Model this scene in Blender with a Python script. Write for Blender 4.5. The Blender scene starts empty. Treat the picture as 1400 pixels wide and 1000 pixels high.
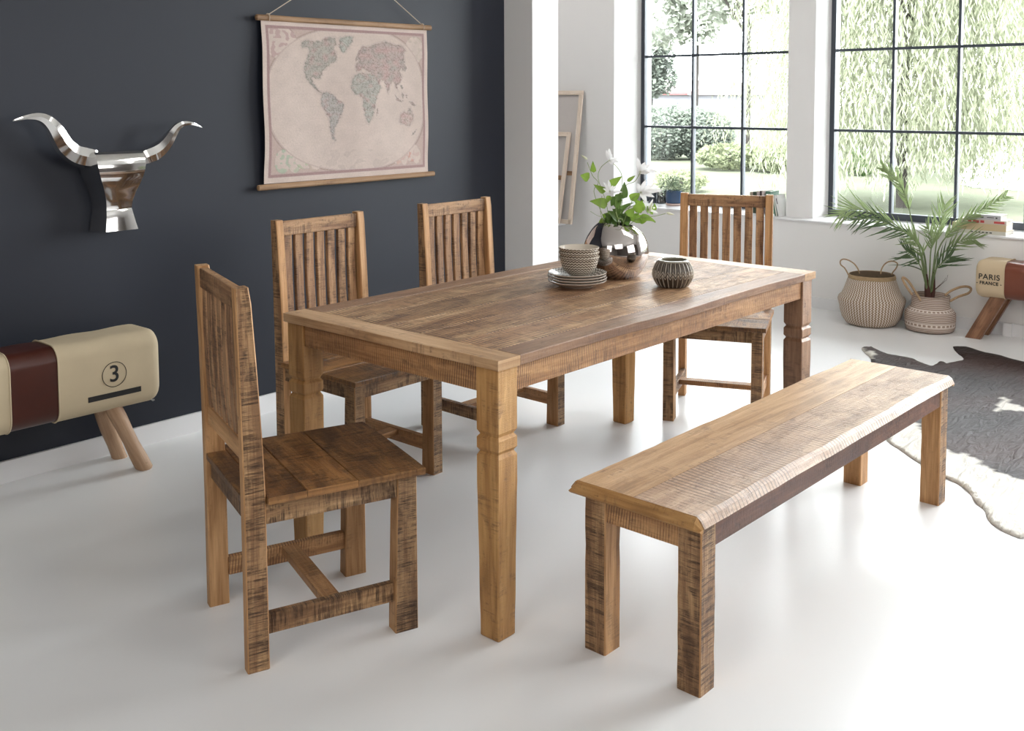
import bpy, bmesh, math, random
from mathutils import Vector, Matrix, noise
from mathutils.geometry import delaunay_2d_cdt
scene = bpy.context.scene
COL = scene.collection
random.seed(11)
rnd = random.uniform
PI = math.pi

# ------------------------------------------------------------------ camera
F, CY, YAW, PITCH, ROLL, HC = 1423.91, 236.69, 0.7367, 0.0739, -0.0035, 1.4341
fw = Vector((math.cos(YAW)*math.cos(PITCH), math.sin(YAW)*math.cos(PITCH), -math.sin(PITCH)))
rt0 = Vector((math.sin(YAW), -math.cos(YAW), 0)); up0 = rt0.cross(fw)
rt = rt0*math.cos(ROLL) + up0*math.sin(ROLL); up = -rt0*math.sin(ROLL) + up0*math.cos(ROLL)
EYE = Vector((0, 0, HC))
cam = bpy.data.cameras.new('camera'); camo = bpy.data.objects.new('camera', cam); COL.objects.link(camo)
camo.matrix_world = Matrix(((rt.x, up.x, -fw.x, 0), (rt.y, up.y, -fw.y, 0), (rt.z, up.z, -fw.z, HC), (0, 0, 0, 1)))
cam.sensor_width = 36; cam.sensor_fit = 'HORIZONTAL'; cam.lens = 36*F/1400
cam.shift_y = (CY-500)/1400; cam.clip_end = 300
scene.camera = camo
def ray(px, py): return fw + rt*((px-700)/F) - up*((py-CY)/F)
def at(px, py, d): return EYE + ray(px, py)*d                    # at forward distance d
def atz(px, py, z): r = ray(px, py); return EYE + r*((z-HC)/r.z)   # on a horizontal plane
def aty(px, py, y): r = ray(px, py); return EYE + r*(y/r.y)        # on the left wall's plane
def atx(px, py, x): r = ray(px, py); return EYE + r*(x/r.x)        # on the window wall's plane

# ------------------------------------------------------------------ light
scene.view_settings.view_transform = 'Standard'; scene.view_settings.look = 'None'
scene.view_settings.gamma = 1; scene.view_settings.use_curve_mapping = False
scene.view_settings.exposure = 0.55
W = bpy.data.worlds.new('overcast_sky'); scene.world = W; W.use_nodes = True
wn = W.node_tree; bg = wn.nodes['Background']
bg.inputs[0].default_value = (0.93, 0.97, 1.0, 1); bg.inputs[1].default_value = 16.0
def lamp(name, kind, loc, target, energy, size=1, size_y=None, color=(1, 1, 1), portal=False):
    l = bpy.data.lights.new(name, kind); l.energy = energy; l.color = color
    o = bpy.data.objects.new(name, l); COL.objects.link(o); o.location = loc
    o.rotation_euler = (Vector(target)-Vector(loc)).to_track_quat('-Z', 'Y').to_euler()
    if kind == 'AREA':
        l.shape = 'RECTANGLE'; l.size = size; l.size_y = size_y or size
        if portal: l.cycles.is_portal = True
    if kind == 'SUN': l.angle = size
    return o
lamp('sun', 'SUN', (0, 0, 20), (6, 3, 0), 9.0, 0.1, color=(1, .96, .88))
lamp('fill_overhead', 'AREA', (0.4, -0.6, 3.1), (2.4, 2.2, 0.3), 22, 2.2, 2.2, (1, .97, .94))  # unseen fill light, added above and behind the camera
lamp('fill_side', 'AREA', (-1.6, 1.2, 2.3), (2.2, 2.4, 0.6), 19, 1.4, 1.8, (1, .96, .92))  # added fill from out of view on the left, lifts the chair faces
lamp('fill_windows', 'AREA', (4.3, 1.2, 3.2), (6.0, 2.6, 0.2), 26, 1.6, 1.6, (1, .98, .96))  # no real fixture: added fill to brighten the window wall
lamp('fill_alcove', 'AREA', (5.0, 5.4, 3.2), (6.4, 5.0, 1.0), 17, 1.0, 1.0, (1, .96, .93))  # added fill, out of view, to brighten the space behind the pier
lamp('fill_right', 'AREA', (3.4, -2.6, 2.0), (3.0, 3.6, 0.9), 40, 2.4, 2.0, (1, .98, .96))  # large unseen fill light added on the right side

# ------------------------------------------------------------------ node helpers
def mat(name):
    m = bpy.data.materials.new(name); m.use_nodes = True
    nt = m.node_tree; return m, nt, nt.nodes['Principled BSDF']
def N(nt, kind, **kw):
    n = nt.nodes.new(kind)
    for k, v in kw.items():
        if k.startswith('i_'):
            key = k[2:]; key = int(key) if key.isdigit() else key
            if hasattr(v, 'outputs') or isinstance(v, bpy.types.NodeSocket):
                nt.links.new(v if isinstance(v, bpy.types.NodeSocket) else v.outputs[0], n.inputs[key])
            else: n.inputs[key].default_value = v
        else: setattr(n, k, v)
    return n
def M(nt, op, a, b=0.0, c=None):
    n = nt.nodes.new('ShaderNodeMath'); n.operation = op
    for i, v in enumerate((a, b) if c is None else (a, b, c)):
        if isinstance(v, (int, float)): n.inputs[i].default_value = v
        else: nt.links.new(v, n.inputs[i])
    return n.outputs[0]
def ramp(nt, fac, stops):
    r = nt.nodes.new('ShaderNodeValToRGB'); nt.links.new(fac, r.inputs[0])
    el = r.color_ramp.elements
    while len(el) < len(stops): el.new(0.5)
    for e, (p, c) in zip(el, stops):
        e.position = p; e.color = (c[0], c[1], c[2], 1) if isinstance(c, (tuple, list)) else (c, c, c, 1)
    return r.outputs[0]
def mixc(nt, fac, a, b, mode='MIX'):
    n = nt.nodes.new('ShaderNodeMix'); n.data_type = 'RGBA'; n.blend_type = mode
    for i, v in ((0, fac), (6, a), (7, b)):
        if isinstance(v, (int, float)): n.inputs[i].default_value = v
        elif isinstance(v, (tuple, list)): n.inputs[i].default_value = (*v[:3], 1)
        else: nt.links.new(v, n.inputs[i])
    return n.outputs[2]
def bump(nt, bsdf, h, strength=0.3, dist=0.01):
    b = nt.nodes.new('ShaderNodeBump'); b.inputs['Strength'].default_value = strength; b.inputs['Distance'].default_value = dist
    nt.links.new(h, b.inputs['Height']); nt.links.new(b.outputs[0], bsdf.inputs['Normal'])
def plain(name, col, rough=0.5, metal=0.0, var=0.0, scale=20, bmp=0.0, spec=None, coat=0):
    m, nt, b = mat(name)
    b.inputs['Base Color'].default_value = (*col, 1); b.inputs['Roughness'].default_value = rough; b.inputs['Metallic'].default_value = metal
    if spec is not None: b.inputs['Specular IOR Level'].default_value = spec
    if coat: b.inputs['Coat Weight'].default_value = coat
    if var or bmp:
        tc = N(nt, 'ShaderNodeTexCoord'); ns = N(nt, 'ShaderNodeTexNoise', i_Scale=scale, i_Detail=5.0); nt.links.new(tc.outputs['Object'], ns.inputs['Vector'])
        if var: nt.links.new(mixc(nt, ns.outputs[0], tuple(c*(1-var) for c in col), tuple(min(1, c*(1+var)) for c in col)), b.inputs['Base Color'])
        if bmp: bump(nt, b, ns.outputs[0], bmp, 0.005)
    return m
def attr_mat(name, rough=0.6, noise_amt=0.15, scale=60, bmp=0.0, attr='Col'):
    m, nt, b = mat(name)
    a = N(nt, 'ShaderNodeAttribute', attribute_name=attr); tc = N(nt, 'ShaderNodeTexCoord')
    ns = N(nt, 'ShaderNodeTexNoise', i_Scale=float(scale), i_Detail=4.0); nt.links.new(tc.outputs['Object'], ns.inputs['Vector'])
    f = ramp(nt, ns.outputs[0], [(0.3, 1-noise_amt), (0.7, 1.0)])
    nt.links.new(mixc(nt, 1.0, a.outputs['Color'], f, 'MULTIPLY'), b.inputs['Base Color'])
    b.inputs['Roughness'].default_value = rough
    if bmp: bump(nt, b, ns.outputs[0], bmp, 0.004)
    return m

# sawn mango wood: u runs along the grain, v across it (metres)
def wood(name, light, mid, dark, saw=0.5, stain=0.4, period=150.0, rough=0.55, bmp=0.35, cuts=0.0, cutf=115.0):
    m, nt, b = mat(name)
    uv = N(nt, 'ShaderNodeUVMap'); sp = N(nt, 'ShaderNodeSeparateXYZ'); nt.links.new(uv.outputs[0], sp.inputs[0])
    u, v = sp.outputs[0], sp.outputs[1]
    def nz(su, sv, det=3.0, dis=0.0, off=0.0, rough_=0.55):
        c = N(nt, 'ShaderNodeCombineXYZ'); nt.links.new(M(nt, 'MULTIPLY', u, su), c.inputs[0]); nt.links.new(M(nt, 'MULTIPLY', v, sv), c.inputs[1]); c.inputs[2].default_value = off
        t = N(nt, 'ShaderNodeTexNoise', i_Scale=1.0, i_Detail=det, i_Distortion=dis, i_Roughness=rough_); nt.links.new(c.outputs[0], t.inputs['Vector']); return t.outputs[0]
    tone = N(nt, 'ShaderNodeAttribute', attribute_name='tone').outputs['Fac']
    grain = nz(5, 130, 4.0, 0.6); figure = nz(1.8, 13, 4.0, 1.4, 3.1); blot = nz(4.5, 12, 5.0, 0.6, 7.7, 0.65)
    g = M(nt, 'ADD', M(nt, 'MULTIPLY', grain, 0.38), M(nt, 'MULTIPLY', figure, 0.62))
    mm = tuple((a*.55+c*.45) for a, c in zip(light, mid))
    base = ramp(nt, g, [(0.36, tuple(c*.78 for c in mid)), (0.44, mid), (0.52, mm), (0.60, light), (0.68, tuple(min(1, c*k) for c, k in zip(light, (1.22, 1.28, 1.42))))])
    # saw marks: irregular stripes straight across the grain, coarse over fine
    s1 = nz(period*1.3, 8, 3.0, 0.35, 1.3, 0.8); s2 = nz(period*0.5, 3, 2.0, 0.4, 5.3); s3 = nz(period*3.6, 22, 3.0, 0.3, 2.2, 0.75)
    sm = M(nt, 'ADD', M(nt, 'MULTIPLY', s1, 0.60), M(nt, 'MULTIPLY', s2, 0.40))
    line = ramp(nt, sm, [(0.485, 0.0), (0.545, 1.0)])
    fine = ramp(nt, s3, [(0.46, 0.0), (0.58, 1.0)])
    wear = nz(10, 24, 5.0, 0.6, 9.4, 0.66)
    mask = ramp(nt, wear, [(0.58-0.20*saw, 0.0), (0.66-0.16*saw, 1.0)])
    lf = M(nt, 'MULTIPLY', M(nt, 'MULTIPLY', line, mask), M(nt, 'ADD', 0.22+0.30*saw, M(nt, 'MULTIPLY', fine, 0.34)))
    c1 = mixc(nt, M(nt, 'MULTIPLY', M(nt, 'MULTIPLY', fine, M(nt, 'ADD', 0.25, M(nt, 'MULTIPLY', mask, 0.75))), 0.10+0.42*saw), base, tuple(x*.5+y*.5 for x, y in zip(mid, dark)))
    c1 = mixc(nt, lf, c1, dark)
    if cuts:   # thin blade cuts at a near-regular pitch, slightly slanted, fading in and out
        w1 = M(nt, 'ADD', M(nt, 'MULTIPLY', M(nt, 'ADD', u, M(nt, 'MULTIPLY', v, 0.10)), cutf), M(nt, 'MULTIPLY', nz(2.5, 2.2, 2.0, 0.0, 6.6), 5.0))
        tri = M(nt, 'ABSOLUTE', M(nt, 'SUBTRACT', M(nt, 'FRACT', w1), 0.5))
        cl = ramp(nt, tri, [(0.08, 1.0), (0.24, 0.0)])
        cm = ramp(nt, nz(9, 10, 4.0, 0.5, 12.4, 0.7), [(0.36, 0.0), (0.54, 1.0)])
        c1 = mixc(nt, M(nt, 'MULTIPLY', M(nt, 'MULTIPLY', cl, cm), cuts), c1, dark)
    st = ramp(nt, blot, [(0.60-0.16*stain, 0.0), (0.74-0.16*stain, 1.0)])
    c2 = mixc(nt, M(nt, 'MULTIPLY', M(nt, 'MULTIPLY', st, M(nt, 'ADD', M(nt, 'MULTIPLY', fine, 0.5), 0.38)), min(1.0, .4+stain)), c1, dark)
    tn = M(nt, 'ADD', M(nt, 'MULTIPLY', tone, 0.62), 0.72)
    cc = N(nt, 'ShaderNodeCombineXYZ'); [nt.links.new(tn, cc.inputs[i]) for i in range(3)]
    nt.links.new(mixc(nt, 1.0, c2, cc.outputs[0], 'MULTIPLY'), b.inputs['Base Color'])
    b.inputs['Roughness'].default_value = rough; b.inputs['Specular IOR Level'].default_value = .38
    hh = M(nt, 'SUBTRACT', M(nt, 'MULTIPLY', grain, 0.3), M(nt, 'ADD', M(nt, 'MULTIPLY', lf, 0.7), M(nt, 'MULTIPLY', fine, 0.25)))
    bump(nt, b, hh, bmp, 0.004)
    return m
wd_honey = wood('mango_honey', (0.54, 0.31, 0.120), (0.40, 0.205, 0.070), (0.15, 0.075, 0.035), 0.30, 0.12, 130, bmp=.4)
wd_plain = wood('mango_planed', (0.54, 0.31, 0.145), (0.36, 0.185, 0.075), (0.11, 0.06, 0.03), 0.05, 0.30, 120, bmp=.3)
wd_sawn = wood('mango_sawn', (0.49, 0.30, 0.15), (0.27, 0.145, 0.070), (0.048, 0.024, 0.014), 0.95, 0.72, 125, bmp=.7)
wd_slat = wood('mango_slat', (0.45, 0.265, 0.135), (0.25, 0.13, 0.065), (0.050, 0.024, 0.014), 0.55, 0.65, 120, bmp=.5)
wd_seat = wood('mango_seat', (0.36, 0.185, 0.066), (0.22, 0.10, 0.034), (0.040, 0.018, 0.010), 0.70, 0.95, 120, 0.42, bmp=.5)
wd_top = wood('mango_tabletop', (0.52, 0.34, 0.19), (0.34, 0.19, 0.10), (0.060, 0.028, 0.018), 0.5, 0.5, 75, 0.45, 0.6, 1.0, 66)
wd_edge = wood('mango_edge', (0.33, 0.195, 0.115), (0.22, 0.12, 0.070), (0.075, 0.038, 0.025), 0.2, 0.4, 110, 0.42)
wd_apron = wood('mango_apron', (0.50, 0.285, 0.13), (0.33, 0.165, 0.070), (0.11, 0.055, 0.030), 0.45, 0.22, 90, 0.5, .4, .9, 120)
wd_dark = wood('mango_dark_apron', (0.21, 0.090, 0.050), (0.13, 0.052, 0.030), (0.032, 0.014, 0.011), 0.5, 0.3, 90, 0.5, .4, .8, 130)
wd_bench = wood('mango_bench_top', (0.52, 0.345, 0.20), (0.38, 0.23, 0.12), (0.16, 0.09, 0.055), 0.25, 0.25, 110, 0.36, 0.2)
wd_bench2 = wood('mango_bench_top_sawn', (0.50, 0.345, 0.23), (0.37, 0.235, 0.15), (0.15, 0.09, 0.062), 0.4, 0.3, 80, 0.38, 0.5, .95, 60)
wd_log = wood('peeled_log', (0.50, 0.33, 0.21), (0.38, 0.23, 0.135), (0.20, 0.11, 0.06), 0.0, 0.25, 60, 0.5, 0.15)
wd_walnut = wood('walnut', (0.30, 0.155, 0.088), (0.18, 0.088, 0.048), (0.085, 0.038, 0.025), 0.0, 0.35, 60, 0.4, 0.1)
wd_rod = wood('rod_wood', (0.36, 0.22, 0.12), (0.25, 0.145, 0.075), (0.13, 0.07, 0.04), 0.0, 0.3, 60)
wd_pine = wood('pine_bar', (0.74, 0.64, 0.54), (0.66, 0.55, 0.45), (0.5, 0.4, 0.32), 0.0, 0.1, 60)

# ------------------------------------------------------------------ mesh builder
class MB:
    def __init__(s): s.v = []; s.f = []; s.uv = []; s.tone = []; s.smooth = []; s.mi = []; s.vc = []
    def face(s, idx, uvs, tone=0.5, smooth=False, mi=0): s.f.append(idx); s.uv.append(uvs); s.tone.append(tone); s.smooth.append(smooth); s.mi.append(mi)
    def sweep(s, st, closed=True, cap=True, tone=None, smooth=False, mi=0, uoff=None, smi=None):
        """st: list of (centre, ax, ay, [(x,y)...]) rings joined along the grain"""
        tone = rnd(0, 1) if tone is None else tone
        uo = rnd(0, 9) if uoff is None else uoff; vo = rnd(0, 9)
        n = len(st[0][3]); rings = []; base = len(s.v)
        P0 = st[len(st)//2][3]; per = [0]
        for i in range(n): a, b = P0[i], P0[(i+1) % n]; per.append(per[-1]+math.hypot(a[0]-b[0], a[1]-b[1]))
        us = [0]
        for k, (c, ax, ay, P) in enumerate(st):
            if k: us.append(us[-1]+(Vector(c)-Vector(st[k-1][0])).length)
            rings.append([len(s.v)+i for i in range(n)])
            for (x, y) in P: s.v.append(Vector(c)+Vector(ax)*x+Vector(ay)*y)
        for k in range(len(st)-1):
            for i in range(n if closed else n-1):
                j = (i+1) % n
                s.face([rings[k][i], rings[k][j], rings[k+1][j], rings[k+1][i]],
                       [(us[k]+uo, per[i]+vo), (us[k]+uo, per[i+1]+vo), (us[k+1]+uo, per[i+1]+vo), (us[k+1]+uo, per[i]+vo)], tone, smooth, smi[i] if smi else mi)
        if cap:
            for k, rev in ((0, True), (len(st)-1, False)):
                idx = list(range(n)); idx = idx[::-1] if rev else idx
                P = st[k][3]
                s.face([rings[k][i] for i in idx], [(P[i][0]*.15+uo, P[i][1]+vo) for i in idx], tone, False, mi)
        return s
    def board(s, a, b, side, w, t, ch=0.002, seg=None, wob=0.0, tone=None, taper=None, mi=0, smi=None):
        """rectangular stick from a to b; w across 'side', t across the other axis"""
        a, b = Vector(a), Vector(b); d = (b-a); L = d.length; d.normalize()
        ax = Vector(side); ax = (ax-d*ax.dot(d)).normalized(); ay = d.cross(ax)
        seg = seg or max(1, int(L/0.06)); sd = rnd(0, 50)
        def prof(k, w_, t_, e=0):
            x, y, c = w_/2-e, t_/2-e, ch
            return [(-x+c, -y), (x-c, -y), (x, -y+c), (x, y-c), (x-c, y), (-x+c, y), (-x, y-c), (-x, -y+c)]
        st = [(a, ax, ay, prof(0, w*(taper(0) if taper else 1), t*(taper(0) if taper else 1), ch))]
        for k in range(seg+1):
            q = k/seg; L2 = min(max(q*L, ch), L-ch); tp = taper(q) if taper else 1
            wx = wob*noise.noise(Vector((q*L*5, sd, 0))); wy = wob*noise.noise(Vector((q*L*5, sd, 9)))
            st.append((a+d*L2+ax*wx*0.5+ay*wy*0.5, ax, ay, prof(k, w*tp+wob*noise.noise(Vector((q*L*7, sd, 20))), t*tp)))
        st.append((b, ax, ay, prof(0, w*(taper(1) if taper else 1), t*(taper(1) if taper else 1), ch)))
        return s.sweep(st, tone=tone, mi=mi, smi=smi)
    def tube(s, pts, rad, n=8, smooth=True, cap=True, tone=0.5, closed=False, mi=0):
        pts = [Vector(p) for p in pts]; st = []; prev = None
        for i, p in enumerate(pts):
            if closed: d = pts[(i+1) % len(pts)]-pts[i-1]
            else: d = pts[min(i+1, len(pts)-1)]-pts[max(i-1, 0)]
            d.normalize()
            if prev is None: ax = d.orthogonal().normalized()
            else: ax = (prev-d*prev.dot(d)); ax = ax.normalized() if ax.length > 1e-6 else d.orthogonal().normalized()
            prev = ax; ay = d.cross(ax)
            r = rad[i] if isinstance(rad, (list, tuple)) else (rad(i/(len(pts)-1)) if callable(rad) else rad)
            st.append((p, ax, ay, [(r*math.cos(2*PI*k/n), r*math.sin(2*PI*k/n)) for k in range(n)]))
        if closed: st.append(st[0])
        return s.sweep(st, cap=cap and not closed, smooth=smooth, tone=tone, mi=mi)
    def lathe(s, prof, n=48, c=(0, 0, 0), mi=0, smooth=True, rfun=None, capb=False):
        c = Vector(c); base = len(s.v); L = [0]
        for i in range(1, len(prof)): L.append(L[-1]+math.hypot(prof[i][0]-prof[i-1][0], prof[i][1]-prof[i-1][1]))
        for i, (r, z) in enumerate(prof):
            for k in range(n):
                a = 2*PI*k/n; rr = r*(rfun(a, i/(len(prof)-1), z) if rfun else 1)
                s.v.append(c+Vector((rr*math.cos(a), rr*math.sin(a), z)))
        for i in range(len(prof)-1):
            for k in range(n):
                k2 = (k+1) % n
                s.face([base+i*n+k, base+i*n+k2, base+(i+1)*n+k2, base+(i+1)*n+k],
                       [(k/n, L[i]), ((k+1)/n, L[i]), ((k+1)/n, L[i+1]), (k/n, L[i+1])], 0.5, smooth, mi)
        if capb: s.face([base+k for k in range(n)][::-1], [(0, 0)]*n, 0.5, False, mi)
        return s
    def poly(s, pts, mi=0, tone=0.5, smooth=False):
        b = len(s.v); s.v += [Vector(p) for p in pts]; s.face(list(range(b, b+len(pts))), [(0, 0)]*len(pts), tone, smooth, mi); return s
    def build(s, name, mats, parent=None, sharp=None, vcol=None, fix=True):
        me = bpy.data.meshes.new(name); me.from_pydata([tuple(v) for v in s.v], [], s.f)
        uvl = me.uv_layers.new(name='UVMap'); flat = [c for f in s.uv for p in f for c in p]; uvl.data.foreach_set('uv', flat)
        ta = me.attributes.new('tone', 'FLOAT', 'FACE'); ta.data.foreach_set('value', s.tone)
        me.polygons.foreach_set('use_smooth', s.smooth); me.polygons.foreach_set('material_index', s.mi)
        if vcol:
            ca = me.color_attributes.new('Col', 'FLOAT_COLOR', 'POINT'); ca.data.foreach_set('color', [c for p in vcol for c in (*p, 1.0)])
        for m in (mats if isinstance(mats, (list, tuple)) else [mats]): me.materials.append(m)
        if fix:
            bm = bmesh.new(); bm.from_mesh(me); bmesh.ops.recalc_face_normals(bm, faces=bm.faces); bm.to_mesh(me); bm.free()
        if any(s.smooth): me.set_sharp_from_angle(angle=math.radians(sharp or 40))
        me.update(); o = bpy.data.objects.new(name, me); COL.objects.link(o)
        if parent: o.parent = parent
        return o
def box(mb, lo, hi, mi=0, tone=0.5):
    (x0, y0, z0), (x1, y1, z1) = lo, hi; b = len(mb.v)
    mb.v += [Vector(p) for p in ((x0,y0,z0),(x1,y0,z0),(x1,y1,z0),(x0,y1,z0),(x0,y0,z1),(x1,y0,z1),(x1,y1,z1),(x0,y1,z1))]
    for f in ((0,3,2,1),(4,5,6,7),(0,1,5,4),(1,2,6,5),(2,3,7,6),(3,0,4,7)):
        P = [mb.v[b+i] for i in f]; nrm = (P[1]-P[0]).cross(P[2]-P[0]); k = max(range(3), key=lambda i: abs(nrm[i])); o = [i for i in range(3) if i != k]
        mb.face([b+i for i in f], [(p[o[0]], p[o[1]]) for p in P], tone, False, mi)
    return mb
def spline(P, sub=5):
    P = [Vector(p) for p in P]; Q = []
    for i in range(len(P)-1):
        p0, p1, p2, p3 = P[max(0, i-1)], P[i], P[i+1], P[min(len(P)-1, i+2)]
        for k in range(sub): t = k/sub; Q.append(.5*((2*p1)+(p2-p0)*t+(2*p0-5*p1+4*p2-p3)*t*t+(3*p1-p0-3*p2+p3)*t**3))
    return Q+[P[-1]]
def tag(o, label=None, cat=None, group=None, kind=None):
    if label: o['label'] = label
    if cat: o['category'] = cat
    if group: o['group'] = group
    if kind: o['kind'] = kind
    return o
def empty(name, loc, rz=0, label=None, cat=None, group=None):
    o = bpy.data.objects.new(name, None); COL.objects.link(o); o.location = loc; o.rotation_euler = (0, 0, rz); o.empty_display_size = .1
    return tag(o, label, cat, group)
def struct(mb, name, m, label=None): return tag(mb.build(name, m), label, None, None, 'structure')
def copy_tree(o, parent=None):
    c = o.copy(); COL.objects.link(c); c.parent = parent
    for ch in [x for x in COL.objects if x.parent == o]: copy_tree(ch, c)
    return c
def crect(w, h, r, n=5, cx=0, cy=0):
    P = []
    for (sx, sy, a0) in ((1, 1, 0), (-1, 1, 90), (-1, -1, 180), (1, -1, 270)):
        for k in range(n+1):
            a = math.radians(a0+90*k/n); P.append((cx+sx*(w/2-r)+r*math.cos(a), cy+sy*(h/2-r)+r*math.sin(a)))
    return P
def text_mesh(txt, size, m, name, parent, loc, rot, ext=0.0006, bold=0.0, sx=1.0, spacing=1.0):
    cu = bpy.data.curves.new('t', 'FONT'); cu.body = txt; cu.size = size; cu.extrude = ext; cu.offset = bold
    cu.align_x = 'CENTER'; cu.align_y = 'CENTER'; cu.space_character = spacing
    to = bpy.data.objects.new('t', cu); COL.objects.link(to)
    dg = bpy.context.evaluated_depsgraph_get(); me = bpy.data.meshes.new_from_object(to.evaluated_get(dg))
    bpy.data.objects.remove(to); me.materials.clear(); me.materials.append(m); me.name = name
    o = bpy.data.objects.new(name, me); COL.objects.link(o); o.parent = parent; o.location = loc; o.rotation_euler = rot; o.scale = (sx, 1, 1)
    return o

# ------------------------------------------------------------------ room materials
def floor_mat():
    m, nt, b = mat('white_floor'); tc = N(nt, 'ShaderNodeTexCoord')
    n1 = N(nt, 'ShaderNodeTexNoise', i_Scale=0.9, i_Detail=3.0); nt.links.new(tc.outputs['Object'], n1.inputs['Vector'])
    n2 = N(nt, 'ShaderNodeTexNoise', i_Scale=3.5, i_Detail=6.0); nt.links.new(tc.outputs['Object'], n2.inputs['Vector'])
    nt.links.new(ramp(nt, n1.outputs[0], [(0.3, (0.80, 0.805, 0.81)), (0.7, (0.83, 0.83, 0.83))]), b.inputs['Base Color'])
    nt.links.new(ramp(nt, n2.outputs[0], [(0.2, 0.30), (0.8, 0.34)]), b.inputs['Roughness'])
    return m
m_floor = floor_mat()
m_dark = plain('charcoal_wall_paint', (0.012, 0.0155, 0.0265), 0.5, spec=.45, var=0.10, scale=2.2, bmp=0.05)
m_white = plain('white_wall_paint', (0.86, 0.85, 0.84), 0.65, var=0.015, scale=3, bmp=0.03)
m_ceil = plain('ceiling_paint', (0.78, 0.78, 0.77), 0.8)
m_base = plain('white_gloss_trim', (0.82, 0.82, 0.83), 0.35)
m_beige = plain('taupe_wall_paint', (0.20, 0.175, 0.16), 0.7)
m_steel = plain('anthracite_steel', (0.055, 0.065, 0.085), 0.4)
m_chip = plain('black_ink', (0.012, 0.012, 0.012), 0.6)

# ------------------------------------------------------------------ room shell
XW, YL, ZC = 6.52, 3.96, 3.30       # window wall, charcoal wall, ceiling
XF = 6.88                            # plane of the steel windows
ZS = 0.59                            # sill
struct(box(MB(), (-3.1, -3.6, -0.10), (7.02, 7.2, 0.0)), 'floor', m_floor, 'glossy white seamless floor')
struct(box(MB(), (-3.1, -3.6, ZC), (7.02, 7.2, ZC+0.12)), 'ceiling', m_ceil)
struct(box(MB(), (-3.0, YL, 0), (4.52, YL+0.16, ZC)), 'wall_left', m_dark, 'charcoal painted wall')
struct(box(MB(), (4.305, 3.752, 0), (4.525, YL, ZC)), 'wall_pier', m_white, 'white pier standing at the end of the charcoal wall')
struct(box(MB(), (-3.1, -3.6, 0), (-3.0, 7.2, ZC)), 'wall_rear', m_beige)
struct(box(MB(), (-3.0, -3.6, 0), (7.02, -3.5, ZC)), 'wall_right', m_beige)
struct(box(MB(), (-3.0, 7.1, 0), (7.02, 7.2, ZC)), 'wall_far', m_white)
wins = [('window_1', 3.445, 4.845, [3.935, 4.369]), ('window_2', 1.53, 3.245, [1.955, 2.380, 2.806]), ('window_3', -1.3, 1.33, [-0.78, -0.25, 0.28, 0.80])]
ZT = 2.90
wm = MB()
box(wm, (XW, -3.5, 0), (7.02, 7.1, ZS-0.012)); box(wm, (XW, -3.5, ZT), (7.02, 7.1, ZC))
XP = 6.645
box(wm, (XW, 4.845, ZS-0.012), (7.02, 7.1, ZT)); box(wm, (XP, 3.245, ZS-0.012), (7.02, 3.445, ZT)); box(wm, (XP, 1.33, ZS-0.012), (7.02, 1.53, ZT)); box(wm, (XW, -3.5, ZS-0.012), (7.02, -1.3, ZT))
struct(wm, 'wall_back', m_white, 'white wall with the tall windows')
sm = MB(); box(sm, (XW-0.012, -1.3, ZS-0.0115), (XF+0.02, 4.845, ZS)); struct(sm, 'trim_1', m_base, 'white window sill')
struct(box(MB(), (-3.0, YL-0.014, 0), (4.305, YL, 0.082)), 'baseboard_left', m_base, 'white baseboard under the charcoal wall')
struct(box(MB(), (XW-0.013, -3.5, 0), (XW, 7.1, 0.074)), 'baseboard_back', m_base, 'white baseboard under the window sill')
struct(box(MB(), (4.291, 3.738, 0), (4.305, YL-0.014, 0.082)), 'baseboard_pier', m_base)
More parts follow.
